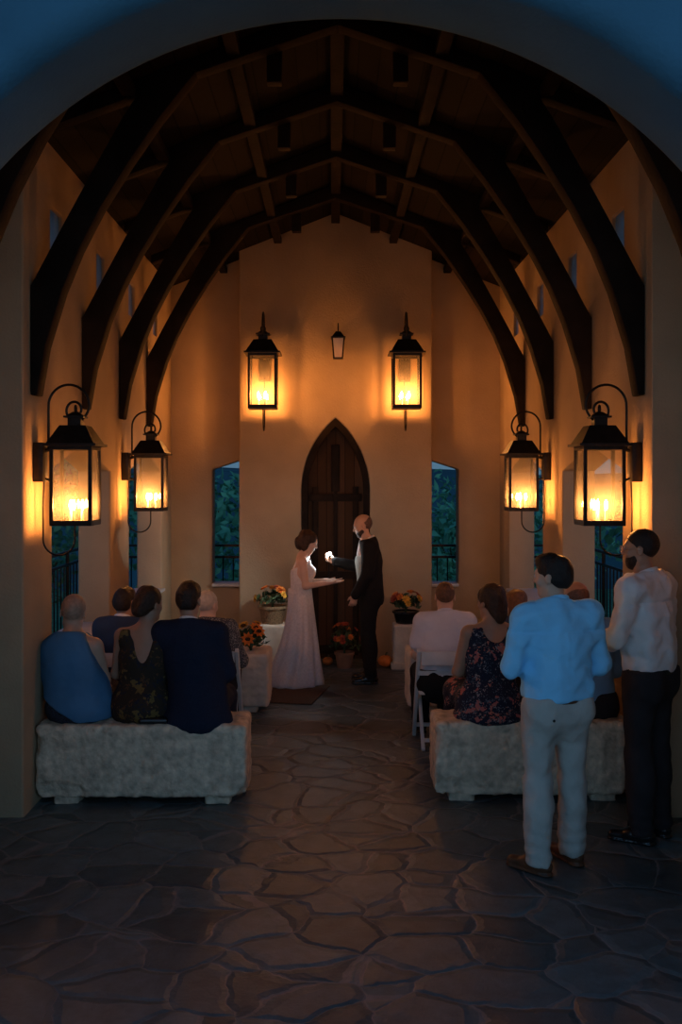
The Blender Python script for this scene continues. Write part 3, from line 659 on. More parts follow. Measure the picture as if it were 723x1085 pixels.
# ------------------------------------------------------------------ lanterns
def lantern(name, wallpt, rz, sc, label, group, backarm=True):
    """local +x points away from the wall; origin on the wall at lantern box mid height"""
    t = empty(name, wallpt, rz, label, 'lantern', group); t.scale = (sc, sc, sc)
    I = M['iron']; cx = .27; w = .125; z0, z1 = -.255, .255
    MB().box((.035, 0, .15), (.07, .11, .26)).build('backplate', I, t, bevel=.008)
    MB().tube([(.05, 0, .22), (.10, 0, .235), (cx-.13, 0, .245)], .012).build('arm', I, t)
    MB().tube([(.05, 0, .05), (.10, 0, .03), (cx-.13, 0, .02)], .008).build('arm', I, t)
    pts = [(.09, 0, .235), (.09, 0, .50)]
    for i in range(1, 20): th = PI-PI*i/19; r = .135; pts.append((.225+r*math.cos(th), 0, .52+r*math.sin(th)*1.05))
    for i in range(1, 40):
        th = -2*PI*1.08*i/39; r = .042+.053*(1-i/39)**2.2; pts.append((.265+r*math.cos(th), 0, .52-.022*min(1, i/8)+r*math.sin(th)*1.1))
    MB().tube(pts, .0085).build('scroll', I, t)
    pts = [(.06, 0, .03), (.055, 0, -.15), (.055, 0, -.36)]
    for i in range(1, 17): th = PI+PI*i/16; pts.append((.16+.105*math.cos(th), 0, -.36+.105*math.sin(th)))
    pts += [(.265, 0, -.30), (.265, 0, z0)]
    MB().tube(pts, .006).build('hook_rod', I, t)
    b = MB()
    for sx in (-1, 1):
        for sy in (-1, 1): b.box((cx+sx*w, sy*w, 0), (.022, .022, z1-z0))
    for z in (z0+.01, z1-.01):
        for s_ in (-1, 1):
            b.box((cx+s_*w, 0, z), (.024, 2*w, .03)); b.box((cx, s_*w, z), (2*w, .024, .03))
    b.build('frame', I, t)
    MB().box((cx, 0, z0-.004), (2*w+.02, 2*w+.02, .012)).build('base_plate', I, t)
    rf = MB(); rf.box((cx, 0, z1+.008), (2*w+.09, 2*w+.09, .016)); rf.box((cx, 0, z1+.075), (2*w+.06, 2*w+.06, .12), taper=.55)
    rf.build('roof', I, t)
    cu = MB(); cu.box((cx, 0, z1+.16), (.085, .085, .06)); cu.box((cx, 0, z1+.193), (.13, .13, .012)); cu.box((cx, 0, z1+.213), (.11, .11, .03), taper=.3)
    cu.build('vent', I, t)
    rg = MB()
    pts = [(cx, .022*math.cos(k), z1+.245+.026*math.sin(k)) for k in [2*PI*i/14 for i in range(15)]]
    rg.tube(pts, .006); rg.tube([(cx, 0, z1+.22), (cx, 0, z1+.232)], .009); rg.build('ring', I, t)
    for ax in (0, 1):
        for s_ in (-1, 1):
            c = (cx+s_*(w-.002), 0, 0) if ax == 0 else (cx, s_*(w-.002), 0)
            d = (.003, 2*w-.02, z1-z0-.04) if ax == 0 else (2*w-.02, .003, z1-z0-.04)
            MB().box(c, d).build('pane', M['pane'], t)
    for k in range(3):
        an = 2*PI*k/3+.5; p = (cx+.045*math.cos(an), .045*math.sin(an))
        s_ = MB().lathe([(.011, z0), (.011, z0+.09), (.009, z0+.092)], (*p, 0), 10).build('candle', M['candle'], t)
        MB().lathe([(.004, z0+.092), (.011, z0+.112), (.012, z0+.122), (.007, z0+.142), (.001, z0+.157)], (*p, 0), 10).build('bulb', M['bulb'], s_)
    return t
sl = 'iron lanterns on the side walls'
lantern('wall_lantern', (-WX, 6.57, 2.115), 0, 1, 'near left iron wall lantern glowing above the person in the blue top', sl)
lantern('wall_lantern', (-WX, 9.30, 2.115), 0, 1, 'far left iron wall lantern glowing over the left side opening', sl)
lantern('wall_lantern', (WX, 6.57, 2.115), PI, 1, 'near right iron wall lantern glowing beside the standing man in white', sl)
lantern('wall_lantern', (WX, 9.30, 2.115), PI, 1, 'far right iron wall lantern glowing past the first right hand lantern', sl)
bl = 'tall lanterns on the altar wall'
lantern('wall_lantern', (-.83, 11.7, 3.26), -PI/2, 1.2, 'iron lantern high on the altar wall left of the pointed door', bl)
lantern('wall_lantern', (.81, 11.7, 3.26), -PI/2, 1.2, 'iron lantern high on the altar wall right of the pointed door', bl)
# the small lantern over the door: unlit
t = empty('small_lantern', (.03, 11.7, 3.72), -PI/2, 'small unlit tapered lantern on the altar wall above the pointed door', 'lantern')
MB().box((.015, 0, .02), (.03, .09, .14)).build('backplate', M['iron'], t, bevel=.006)
MB().tube([(.02, 0, .07), (.03, 0, .20), (.07, 0, .24), (.11, 0, .20), (.11, 0, .15)], .007).build('arm', M['iron'], t)
b = MB(); 
for sx in (-1, 1):
    for sy in (-1, 1): b.beam((.11+sx*.05, sy*.05, -.17), (.11+sx*.068, sy*.068, .06), .012, .012)
b.box((.11, 0, -.172), (.115, .115, .014)); b.build('frame', M['iron'], t)
b = MB().box((.11, 0, .067), (.17, .17, .014)); b.box((.11, 0, .105), (.15, .15, .07), taper=.35); b.build('roof', M['iron'], t)
MB().box((.11, 0, -.055), (.10, .10, .22), taper=1.3).build('glass', M['pane2'], t)

# ------------------------------------------------------------------ stone benches
def bench(x0, x1, y0, y1, top, label, mt='lime', seed=0, chip=True, bottom=.055):
    L = x1-x0; D = y1-y0; t = empty('stone_bench', ((x0+x1)/2, (y0+y1)/2, 0), 0, label, 'bench', 'stone block benches')
    P = [rbox((0, 0, (top+bottom)/2), (L/2, D/2, (top-bottom)/2), .032)]
    if chip:
        P += [sub(ell((-L/2+.12, -D/2-.02, bottom+.03), (.24, .055, .10), .008)), sub(ell((L/2+.0, -D/2, bottom-.02), (.06, .1, .10), .05)), sub(ell((-L/2-.02, -D/2, top-.12), (.05, .05, .1), .03))]
    sdf('slab', P, .011, M[mt], t, lambda X, Y, Z: .004*wob(X, Y, Z, 15, seed)+.006*wob(X, Y, Z, 43, seed+1)+.005*wob(X, Y, Z, 97, seed+2))
    for x in (-L*.36, L*.36): sdf('foot', [rbox((x, .0, .035), (.085, D/2-.05, .045), .015), cut((0, 0, 0), (0, 0, -1), .003)], .012, M[mt], t, lambda X, Y, Z: .004*wob(X, Y, Z, 40, seed))
    return t
bench(-1.99, -.60, 6.53, 6.95, .535, 'near left rough limestone block bench with three people seated on it', seed=1)
bench(.65, 1.965, 6.60, 7.02, .54, 'near right rough limestone block bench under the woman in the floral dress', seed=4)
bench(-1.97, -.62, 9.10, 9.62, .545, 'far left limestone bench beside the bride, sunflowers resting on it', 'limesmooth', 7, False)
bench(.66, 1.97, 9.10, 9.62, .55, 'far right pale limestone bench in front of the seated man in white', 'limesmooth', 9, False)

# ------------------------------------------------------------------ folding chairs
def chair():
    t = empty('folding_chair', (0, 0, 0)); W = M['white_wood']; hw = .21
    MB().box((0, .03, .435), (.40, .38, .03)).build('seat', W, t, bevel=.01)
    MB().box((0, -.245, .73), (.38, .022, .11), R=np.array(Matrix.Rotation(-.12, 3, 'X'))).build('backrest', W, t, bevel=.006)
    for sx in (-1, 1):
        MB().beam((sx*hw, -.265, .80), (sx*hw, .24, .0), .03, .045, (0, 1, 0)).build('leg', W, t, bevel=.004)
        MB().beam((sx*(hw-.035), .17, .44), (sx*(hw-.035), -.25, .0), .028, .04, (0, 1, 0)).build('leg', W, t, bevel=.004)
    MB().beam((-hw, .19, .10), (hw, .19, .10), .02, .03).build('stretcher', W, t); MB().beam((-hw+.04, -.19, .07), (hw-.04, -.19, .07), .02, .03).build('stretcher', W, t)
    MB().beam((-hw, -.17, .60), (hw, -.17, .60), .02, .035).build('back_slat', W, t)
    return t
ch = chair()
for i, (x, y, lb) in enumerate(((.86, 8.12, 'white folding chair under the grey haired man in the short sleeved shirt'), (-1.74, 8.05, 'white folding chair behind the person in blue and the woman in gold floral'),
                                (-1.0, 8.12, 'white folding chair of the white haired guest beyond the navy suit'), (1.47, 8.12, 'white folding chair of the auburn haired guest beyond the near right bench'))):
    c = ch if i == 0 else copy_tree(ch)
    c.location = (x, y, 0); tag(c, lb, 'chair', 'white folding chairs')

# ------------------------------------------------------------------ flowers, pots, pumpkins
def leafs(mb, c, R, n, sz, seed, sc=(1, 1, 1), up=0):
    r = np.random.default_rng(seed)
    for _ in range(n):
        d = nrm(r.normal(size=3)); d[2] = abs(d[2])*(1 if up else 1)-(0 if up else .25); p = np.array(c)+d*R*r.uniform(.45, 1.05)*np.array(sc)
        n_ = nrm(d+r.normal(size=3)*.6); u = nrm(np.cross(n_, r.normal(size=3))); w = np.cross(n_, u); s_ = sz*r.uniform(.6, 1.3)
        mb.add([p-u*s_*.5, p+w*s_*.28+n_*s_*.08, p+u*s_*.8-n_*s_*.15, p-w*s_*.28+n_*s_*.08], [(0, 1, 2, 3)])
def bloom(p, d, r, m, parent, kind='mum', name='flower'):
    d = nrm(d); u = nrm(np.cross(d, (0.3, .2, 1))); w = np.cross(d, u); b = MB(); p = np.array(p)
    for ring, (k, rr, tilt) in enumerate(((9, 1, .25), (8, .75, .6), (6, .45, 1.0))):
        for i in range(k):
            a = 2*PI*i/k+ring*.4; e = u*math.cos(a)+w*math.sin(a); sd = np.cross(d, e)
            tip = p+(e*math.cos(tilt)+d*math.sin(tilt))*r*rr; mid = p+(e*math.cos(tilt)+d*math.sin(tilt))*r*rr*.55+d*r*.1
            b.add([p, mid+sd*r*.24, tip, mid-sd*r*.24], [(0, 1, 2, 3)])
    o = b.build(name, M[m], parent, ang=180)
    if kind == 'sun': MB().sphere(p+d*r*.12, r*.42, 10, 6, (1, 1, .6)).build('flower_centre', M['seedhead'], o)
    return o
def plant(loc, label, R, sc, flowers, seed, pot=None, base_z=0, name='flower_arrangement', cat='flowers', cols=('orange', 'red_petal', 'orange', 'yellow'), fr=.045, kind='mum', nleaf=170, group=None):
    t = empty(name, loc, 0, label, cat, group)
    if pot: pot(t)
    b = MB(); leafs(b, (0, 0, base_z+R*sc[2]*.55), R, nleaf, .06, seed, sc)
    b.tube([(0, 0, base_z-.02), (0, 0, base_z+R*sc[2]*.7)], .012)
    b.build('foliage', M['leaf'], t, ang=180)
    r = np.random.default_rng(seed+50)
    for i in range(flowers):
        a = -PI/2+(r.uniform(-1.5, 1.5) if i % 4 else r.uniform(-PI, PI)); el = r.uniform(.1, 1.25)
        d = V(math.cos(a)*math.cos(el), math.sin(a)*math.cos(el), math.sin(el))
        bloom(V(0, 0, base_z+R*sc[2]*.55)+d*R*np.array(sc)*1.02, d, fr*r.uniform(.8, 1.2), cols[i % len(cols)], t, kind)
    return t
def rpot(r0, r1, h, m, z=0):
    def go(t): MB().lathe([(r0, z), (r1*.94, z+h*.82), (r1*.95, z+h*.84), (r1*1.04, z+h*.85), (r1*1.04, z+h), (r1*.93, z+h), (r1*.9, z+h*.92)], (0, 0, 0), 28).build('pot', M[m], t)
    return go
def pedestal(x, y, label, w=.30, h=.50):
    t = empty('stone_pedestal', (x, y, 0), 0, label, 'pedestal', 'stone pedestals by the door')
    sdf('shaft', [rbox((0, 0, h*.5), (w/2, w/2, h/2), .03), cut((0, 0, 0), (0, 0, -1), .003)], .011, M['limesmooth'], t, lambda X, Y, Z: .004*wob(X, Y, Z, 30, x))
    MB().box((0, 0, .035), (w+.05, w+.05, .07)).build('plinth', M['limesmooth'], t, bevel=.008)
pedestal(-.72, 11.35, 'stone pedestal left of the pointed door, behind the bride')
pedestal(.80, 11.35, 'stone pedestal right of the pointed door, behind the groom')
plant((-.72, 11.35, .50), 'pot of orange flowers on the pedestal behind the bride', .19, (1.0, .9, .75), 13, 3, rpot(.12, .16, .20, 'wicker'), .19, fr=.055)
plant((.80, 11.35, .50), 'mound of orange flowers on the pedestal behind the groom', .19, (.95, .9, .75), 12, 5, rpot(.11, .15, .14, 'bleather'), .14, fr=.055)
plant((.10, 11.30, 0), 'terracotta pot of rust flowers on the floor before the door', .20, (.85, .8, 1.1), 14, 8, rpot(.08, .11, .18, 'terra'), .17, cols=('red_petal', 'orange', 'red_petal'), fr=.042)
plant((-.80, 9.32, .545), 'sunflower bouquet lying on the far left bench near the bride', .15, (1.0, .8, 1.1), 7, 11, None, 0, cols=('yellow', 'orange'), fr=.062, kind='sun')
plant((-1.52, 9.34, .545), 'orange flower bunch on the far left bench beyond the woman in gold floral', .13, (1, .8, 1), 7, 13, None, 0, fr=.05)
plant((.98, 9.36, .55), 'dark leafy bouquet on the far right bench, left of the seated man in white', .13, (1.1, .8, .95), 5, 17, None, 0, cols=('red_petal',), fr=.04)
plant((1.36, 9.36, .55), 'dark leafy bouquet on the far right bench, right of the seated man in white', .13, (1.1, .8, .95), 5, 19, None, 0, cols=('red_petal',), fr=.04)
def pumpkin(loc, r, label):
    t = empty('pumpkin', loc, 0, label, 'pumpkin')
    prof = [(r*math.cos(a), r*.78+r*.78*math.sin(a)) for a in [-PI/2+PI*i/14 for i in range(15)]]
    prof = [(max(p[0], .004), p[1]) for p in prof]
    MB().lathe(prof, (0, 0, 0), 40, lambda a, z: .06*abs(math.sin(4.5*a))-.03).build('fruit', M['pumpkin'], t, ang=180)
    MB().tube([(0, 0, r*1.5), (.004, 0, r*1.75), (.018, 0, r*1.95)], [.012, .008, .009]).build('stem', M['stem'], t)
pumpkin((.57, 11.35, 0), .085, 'orange pumpkin on the floor behind the groom, beside the pedestal')
pumpkin((-.09, 11.45, .0), .06, 'small pumpkin on the floor at the left edge of the door')
tag(MB().box((0, 0, .006), (.62, .86, .012)).build('patch', M['mat'], bevel=.004), 'flat dark brown rug on the stone floor at the hem of the gown', 'patch')  # thin flat dark brown box laid on the floor by the gown
bpy.data.objects['patch'].location = (-.45, 9.93, .001); bpy.data.objects['patch'].rotation_euler = (0, 0, -.2)
tag(sdf('clutch_bag', [rbox((0, 0, .02), (.10, .045, .022), .018)], .007, M['bleather']), 'flat black clutch bag on the near left bench between the dress and the navy suit', 'bag').location = (-1.22, 6.60, .535)

# ------------------------------------------------------------------ the guests
# person in the blue draped top, left end of the near left bench
J = sit(.535, .89, .16, (-.05, .03)); lap(J, .03)
J['shL'] += V(.025, 0, -.05); J['shR'] += V(-.01, 0, -.03); J['elL'] += V(.02, 0, -.03)
arm(J, 'R', (.045, .07, -.24), (-.03, .20, -.08), None, (0, 0, -1))
drape = lambda root, J: (
    sdf('blue_top', torso(J, 1.08, .025, .78)+arms(J, .02, 'short', 1, 'L')+[cap(J['chest'], J['pelvis'], .19, .225, .06, FW, .72), ell(J['pelvis']+V(0, -.0, .0), (.222, .18, .13), .05), cap(J['shL']+V(.03, 0, -.12), J['pelvis']+V(-.14, 0, 0), .045, .07, .06),
        cut(J['neck']+V(0, 0, .02), (0, .2, 1), .01), cut(V(.16, 0, .535+.32), (1, 0, .45), .02), cut(V(-.25, -.1, .70), (-.55, 0, -1), .012), cut(V(0, 0, .545), (0, 0, -1), .01)], .009, M['blue_drape'], root, fold_disp(.005, 20, 2)),
    sdf('skirt', [ell(J['pelvis']+V(0, .0, .0), (.215, .17, .15), .05), cap(J['hipL'], J['knL'], .11, .09, .06), cap(J['hipR'], J['knR'], .11, .09, .06), cap(J['knL'], J['knL']-V(0, 0, .3), .10, .11, .06), cap(J['knR'], J['knR']-V(0, 0, .3), .10, .11, .06), cut(V(0, 0, .545), (0, -.0, -1), .004) if False else cut(V(0, 0, .2), (0, 0, -1), .01)], .011, M['dark_knit'], root, fold_disp(.005, 20, 5)),
    G_shoes('bleather')(root, J))
person((-1.75, 6.73, 0), .0, 'person with close cropped hair in a blue draped top on the near left bench', J, [drape], [('crop', 'thin_hair', 2)], 'skin', (.05, -.22, .08), 1.04, True, a=1.05)
# woman in the dark gold floral dress
def dress(m, seat_z, wide, vback, straps=True, seed=0, b=.95, hem_z=.28, spread=.0):
    def go(root, J):
        P = torso(J, b, .010, .70)+[ell(J['pelvis']+V(0, -.01, .0), (wide, .19, .15), .06), cap(J['hipL'], J['knL'], .11, .10, .07), cap(J['hipR'], J['knR'], .11, .10, .07), cap(J['knL'], V(J['knL'][0], J['knL'][1], hem_z), .10, .12, .06), cap(J['knR'], V(J['knR'][0], J['knR'][1], hem_z), .10, .12, .06)]
        if spread: P += [ell(J['pelvis']+V(0, -.06, -.075), (wide+spread, .2, .07), .05)]
        P += [cut(J['neck']+V(0, 0, -.015), (0, .15, 1), .008), cut(V(0, 0, hem_z), (0, 0, -1), .008)]
        for sx, q in ((-1, 'L'), (1, 'R')): P.append(cut(J['sh'+q]+V(sx*.0, 0, 0), (sx, 0, .25), .01))
        n = J['neck']
        if vback == 'V': P += [sub(cap(n+V(0, -.15, .06), n+V(.01, -.15, -.25), .17, .02, .012))]
        else: P += [sub(ell(n+V(0, -.12, .02), (.10, .12, .13), .015))]
        P.append(sub(ell(n+V(0, .14, .01), (.09, .10, .13), .015)))
        sdf('dress', P, .009, M[m], root, fold_disp(.004, 24, seed))
        G_shoes('bleather')(root, J)
    return go
J = sit(.535, .965, .165, (.02, .02)); lap(J, .05)
person((-1.325, 6.75, 0), -.08, 'woman with an upswept hairdo in a dark gold floral dress with low V back', J, [dress('floral_gold', .535, .20, 'V', seed=3)], [('updo', 'hair_brown', 1)], 'skin_tan', (-.55, -.1, 0), .98, True, .92, .85)
# man in the navy suit
J = sit(.535, 1.0, .185, (-.075, .03)); lap(J, .06)
jk = G_shirt('navy', 1.02, .024, None, 'wrist', 'jacket', 'white_shirt', 1.05, 4, .005, 0, .76, extra=(
    lambda J: cap(J['waist'], J['pelvis']+V(0, -.03, -.03), .175, .205, .05, FW, .80), lambda J: ell(J['pelvis']+V(.0, -.06, -.09), (.235, .15, .10), .05)), cuts=(cut((0, 0, .47), (0, .3, -1), .02),))
person((-.935, 6.72, 0), -.05, 'dark haired man in a navy suit at the right end of the near left bench', J, [jk, G_trousers('navy', .74, 1, .016, shoe='bleather')], [('short', 'hair_dark', 4)], 'skin_tan', (-.1, -.05, 0), 1.0, b=1.0, a=1.05)
# woman in the navy floral dress, near right bench
J = sit(.54, .965, .17, (.03, .03)); lap(J, .06)
person((1.045, 6.83, 0), .12, 'brown haired woman in a sleeveless navy dress with pink flowers on the near right bench', J, [dress('floral_pink', .54, .23, 'U', seed=6, b=1.02, spread=.035)], [('low', 'hair_brown', 6)], 'skin_tan', (.45, -.05, 0), 1.0, True, 1.0, .98)
# bald man in light blue, near right bench
J = sit(.54, .99, .20, (-.05, .03)); lap(J, .06)
person((1.72, 6.83, 0), .1, 'bald man in a grey blue shirt seated behind the two standing men', J, [G_shirt('grey_blue', 1.12, .02, .56, 'wrist', 'shirt', 'grey_blue', 1.15, 7, belly=.03), G_trousers('charcoal', .70, 1.08, .018, shoe='bleather')], [('sides', 'stubble', 1)], 'skin_tan', (.05, -.05, 0), 1.02, b=1.08, a=1.1)
# grey haired man in white short sleeves on the folding chair
J = sit(.45, .93, .175, (.04, .06), .42); lap(J, .05)
person((.85, 8.07, 0), .06, 'man with cropped ginger grey hair in a pale short sleeved shirt on the folding chair', J, [G_shirt('white_shirt2', 1.08, .024, .50, 'short', 'shirt', 'white_shirt2', 1.12, 9, .005), G_trousers('black_wool', .62, 1.03, .018, shoe='bleather')], [('crop', 'hair_ginger', 3)], 'skin', (-.1, -.1, 0), 1.0, b=1.02, a=1.05)
# auburn haired guest
J = sit(.45, .86, .15, (.0, .03), .40); lap(J, .04)
person((1.47, 8.08, 0), 0, 'guest with long auburn hair seated beyond the navy floral dress', J, [G_shirt('dark_blue', .95, .016, .47, 'short', 'blouse', None, 1, 2), G_trousers('charcoal', .60, .95, .014, shoe='bleather')], [('long', 'hair_red', 5)], 'skin', (.1, -.05, 0), .97, True, .9, .85)
# dark haired guest behind the woman in gold floral
J = sit(.45, .88, .17, (.0, .03), .42); lap(J, .03)
person((-1.73, 8.00, 0), -.1, 'dark haired guest in dark blue on a folding chair beyond the near left bench', J, [G_shirt('dark_blue', 1.02, .022, .47, 'wrist', 'jacket', 'white_shirt', 1.1, 2), G_trousers('charcoal', .60, 1, .016, shoe='bleather')], [('short', 'hair_dark', 8)], 'skin_tan', (-.2, -.1, 0), 1.0)
# white haired guest
J = sit(.45, .85, .17, (-.06, .03), .40); lap(J, .09)
person((-1.0, 8.07, 0), 0, 'white haired guest in a black and white print jacket beyond the navy suit', J, [G_shirt('pattern', 1.0, .022, .47, 'wrist', 'jacket', None, 1.2, 5), G_trousers('charcoal', .60, 1, .016, shoe='bleather')], [('crop', 'hair_white', 8)], 'skin_pale', (-.5, -.1, 0), .98, True)
# standing man in the blue shirt
J = stand(1.74, .188, (.0, .0), (.62, .25), .105)
J['anL'] += V(-.015, -.03, 0); J['toeL'] += V(-.015, -.03, 0); J['anR'] += V(.02, .07, 0); J['toeR'] += V(.02, .07, 0); J['knR'] += V(.01, .03, 0)
arm(J, 'L', (-.085, .0, -.27), (.17, .20, .0), None, (0, 0, -1)); arm(J, 'R', (.085, .0, -.27), (-.17, .20, .0), None, (0, 0, -1))
r, F = person((1.205, 5.50, 0), .22, 'dark haired man standing in a light blue shirt and khaki trousers', J,
    [G_shirt('blue_shirt', 1.06, .022, .955, 'wrist', 'shirt', 'blue_shirt', 1.1, 11, .013, .012, h=.0075, pleat=True), G_trousers('khaki', .965, 1.0, .018, a=1.0, shoe='leather', belt='leather', amp=.012)],
    [('short', 'hair_dark', 12)], 'skin', (.75, -.06, 0), 1.0, b=1.03, a=1.05, h=.0065)
for q in (-1,): MB().sphere((q*.085, -.155, .86), .008, 10, 6, (1, .5, 1)).build('pocket_button', M['button'], r)
# standing man in the white shirt
J = stand(1.87, .19, (.0, .02), (.35, .05), .095)
arm(J, 'L', (-.06, .05, -.28), (.15, .19, -.06), None, (0, .2, -1)); arm(J, 'R', (.06, .03, -.29), (-.13, .20, -.05), None, (0, .2, -1))
r, F = person((1.86, 5.95, 0), .75, 'tall bearded man with glasses standing in a white shirt and charcoal trousers', J,
    [G_shirt('white_shirt', 1.0, .022, 1.01, 'wrist', 'shirt', 'white_shirt', 1.1, 15, .013, .010, h=.0075, pleat=True), G_trousers('charcoal', 1.03, .98, .018, amp=.011, shoe='bleather', belt='bleather')],
    [('crop', 'hair_dark', 3), ('beard', 'hair_dark', 2)], 'skin_tan', (.35, -.04, 0), 1.0, h=.0065)
c = J['head']; f, u, rr = F
for nm in ('glasses',):
    b = MB()
    for sx in (-1, 1):
        o = c+f*.112+u*.0+rr*sx*.034
        b.tube([o+rr*.024*math.cos(k)+u*.018*math.sin(k) for k in [2*PI*i/16 for i in range(17)]], .0022, 6)
        b.tube([o+rr*sx*.024, c+f*.04+rr*sx*.083+u*.004, c-f*.01+rr*sx*.086], .0022, 6)
    b.tube([c+f*.112-rr*.01, c+f*.116, c+f*.112+rr*.01], .0022, 6)
    b.build('glasses', M['silver'], r)

# ------------------------------------------------------------------ bride and groom
J = stand(1.60, .155, (.0, .02), (.1, -.1), .08)
J['shL'] += V(.0, .02, 0); J['shR'] += V(0, .02, 0)
arm(J, 'R', (.03, .03, -.25), (-.02, .235, .035), (0, 1, .08), (0, 0, 1)); arm(J, 'L', (-.03, .03, -.24), (.05, .22, .02), (0.1, 1, .05), (0, 0, 1))
def gown(root, J):
    n = J['neck']
    P = torso(J, .88, .008, .72, 0, .008)+[cut(J['chest']+V(0, -.06, .07), (0, -.5, 1), .01) , cut(V(0, 0, .92), (0, 0, -1), .01)]
    P = [q for q in P]
    for sx, q in ((-1, 'L'), (1, 'R')): P.append(cut(J['sh'+q]+V(-sx*.05, 0, 0), (sx, 0, .3), .01))
    P.append(sub(ell(n+V(0, .10, -.09), (.035, .08, .15), .01)))
    sdf('bodice', P, .007, M['gown'], root)
    for sx in (-1, 1):
        MB().tube([J['chest']+V(sx*.07, .11, .04), n+V(sx*.06, .045, .0), n+V(sx*.055, -.03, .01), J['chest']+V(sx*.055, -.085, .06), J['chest']+V(sx*.05, -.085, -.03)], .009, 8).build('strap', M['gown'], root)
    rg = []
    for i in range(22):
        t = i/21; z = .995*(1-t)+.004*t
        back = -.05-.285*t**2.2; front = .115+.13*t**1.1
        w = .142+.17*t**1.1
        rg.append((0, (back-.08+front)/2, z, w, (front-(back-.08))/2, .03*t+.012))
    MB().loft(rg[::-1], 96).build('skirt', M['gown'], root, ang=180)
    MB().tube([J['waist']+V(.125*math.cos(k)*.94, .09*math.sin(k), -.03) for k in [2*PI*i/24 for i in range(25)]], .012, 8).build('sash', M['gown'], root)
    G_shoes('gown')(root, J)
person((-.37, 10.42, 0), -PI/2, 'bride in a long ivory gown holding out her open hand', J, [gown], [('bob', 'hair_brown', 21)], 'skin_pale', (0, -.38, 0), .96, True, .85, .80, h=.006, curl=(.15, .12))
J = stand(1.78, .175, (.0, .015), (.1, -.15), .09)
# the near arm hangs, the far arm holds the light out
arm(J, 'L', (-.045, .03, -.29), (.03, .12, -.20), (0.1, .25, -1), (1, .2, 0)); arm(J, 'R', (.02, .11, -.235), (.01, .245, .055), (0, 1, .35), (-.6, .1, .8))
def suit(root, J):
    P = torso(J, 1.0, .026, .74)+[cap(J['waist'], J['pelvis']-V(0, 0, .06), .165, .19, .05, FW, .78)]
    P += [cut(V(0, 0, .82), (0, 0, -1), .012), cut(J['neck']+V(0, 0, .03), (0, .3, 1), .006), cut(V(0, .068, 1.1), (0, 1, -.10), .015)]
    P += arms(J, .018, 'wrist', 1.1)
    sdf('jacket', P, .008, M['black_wool'], root, fold_disp(.003, 24, 3))
    P = torso(J, 1.0, .012, .76, 0)+[cut(V(0, 0, .90), (0, 0, -1), .01), cut(J['chest']+V(0, .1, .06), (0, .35, 1), .01), cut(V(0, .02, 0), (0, -1, 0), .01), ]
    P[0:0] = []
    sdf('waistcoat', P, .008, M['vest'], root)
    n = J['neck']
    sdf('shirt_front', [cap(n-V(0, -.03, .02), n-V(0, -.06, .14), .066, .06, .03), cap(n-V(0, .005, .03), n+V(0, 0, .05), .073, .066, .01), cut(n+V(0, 0, .042), (0, .4, 1), .004)], .007, M['white_shirt'], root)
    for q in 'LR':
        wr = J['wr'+q]; d = nrm(wr-J['el'+q]); MB().tube([wr-d*.01, wr+d*.012], .037, 12).build('shirt_cuff', M['white_shirt'], root)
rg_, F = person((.355, 10.50, 0), PI/2, 'bald bearded groom in a black suit holding a small bright light', J, [suit, G_trousers('black_wool', 1.0, .98, .014, shoe='bleather', flare=.006)],
    [('sides', 'stubble', 2), ('beard', 'hair_brown', 4)], 'skin', (0, -.30, 0), 1.0, h=.006, curl=(.6, .75))
pl_ = J['palmR']; rz = Matrix.Rotation(PI/2, 4, 'Z'); wp = Matrix.Translation((.355, 10.50, 0)) @ rz @ Vector(pl_)
t = empty('handheld_light', wp, 0, 'small round lamp shining bright white in the hand of the groom', 'light')
MB().lathe([(.010, .0), (.013, .004), (.013, .018), (.019, .024), (.019, .032)], (0, 0, 0), 16).build('handle', M['bleather'], t)
MB().sphere((0, 0, .046), .019, 16, 12).build('bulb', M['phone_led'], t)
sp = bpy.data.lights.new('beam', 'SPOT'); sp.energy = 100; sp.color = (.84, .94, 1); sp.spot_size = 2.4; sp.spot_blend = .7; sp.shadow_soft_size = .012
so = bpy.data.objects.new('beam', sp); COL.objects.link(so); so.parent = t; so.location = (-.034, 0, .05)
so.rotation_euler = Vector((-1, -.15, -.50)).to_track_quat('-Z', 'Y').to_euler()

# ------------------------------------------------------------------ outside: railings, shrubs, valley
def railing(p0, p1, label, n):
    p0, p1 = np.array(p0, float), np.array(p1, float)
    t = empty('railing', (0, 0, 0), 0, label, 'railing', 'iron terrace railings')
    for z in (1.27, 1.12, .12): MB().beam(p0+V(0, 0, z), p1+V(0, 0, z), .035, .03).build('rail', M['iron'], t)
    for i in range(n+1):
        p = p0+(p1-p0)*i/n; big = i % 8 == 0
        MB().tube([p+V(0, 0, 0 if big else .12), p+V(0, 0, 1.27 if big else 1.12)], .022 if big else .009, 6).build('post' if big else 'baluster', M['iron'], t)
railing((-3.2, 6.2, 0), (-3.2, 13.0, 0), 'iron railing outside the left side openings', 48)
railing((3.2, 6.2, 0), (3.2, 13.0, 0), 'iron railing outside the right side openings', 48)
railing((-3.2, 13.0, 0), (3.2, 13.0, 0), 'iron railing outside the windows behind the altar', 48)
b = MB(); NX, NY = 60, 60; vs = []
for j in range(NY+1):
    for i in range(NX+1):
        x = (i/NX-.5); y = j/NY; X = x*220*(.25+.75*y); Y = -8+150*y**1.6
        inside = abs(X) < 4.5 and Y < 14.5
        z = -.35 if inside else -1.4-max(0, (Y-14))*.10+.5*math.sin(X*.31+Y*.2)*math.cos(Y*.23)
        vs.append((X, Y, z))
b.add(vs, [(j*(NX+1)+i, j*(NX+1)+i+1, (j+1)*(NX+1)+i+1, (j+1)*(NX+1)+i) for j in range(NY) for i in range(NX)])
tag(b.build('terrain', M['grass'], ang=180), kind='structure')
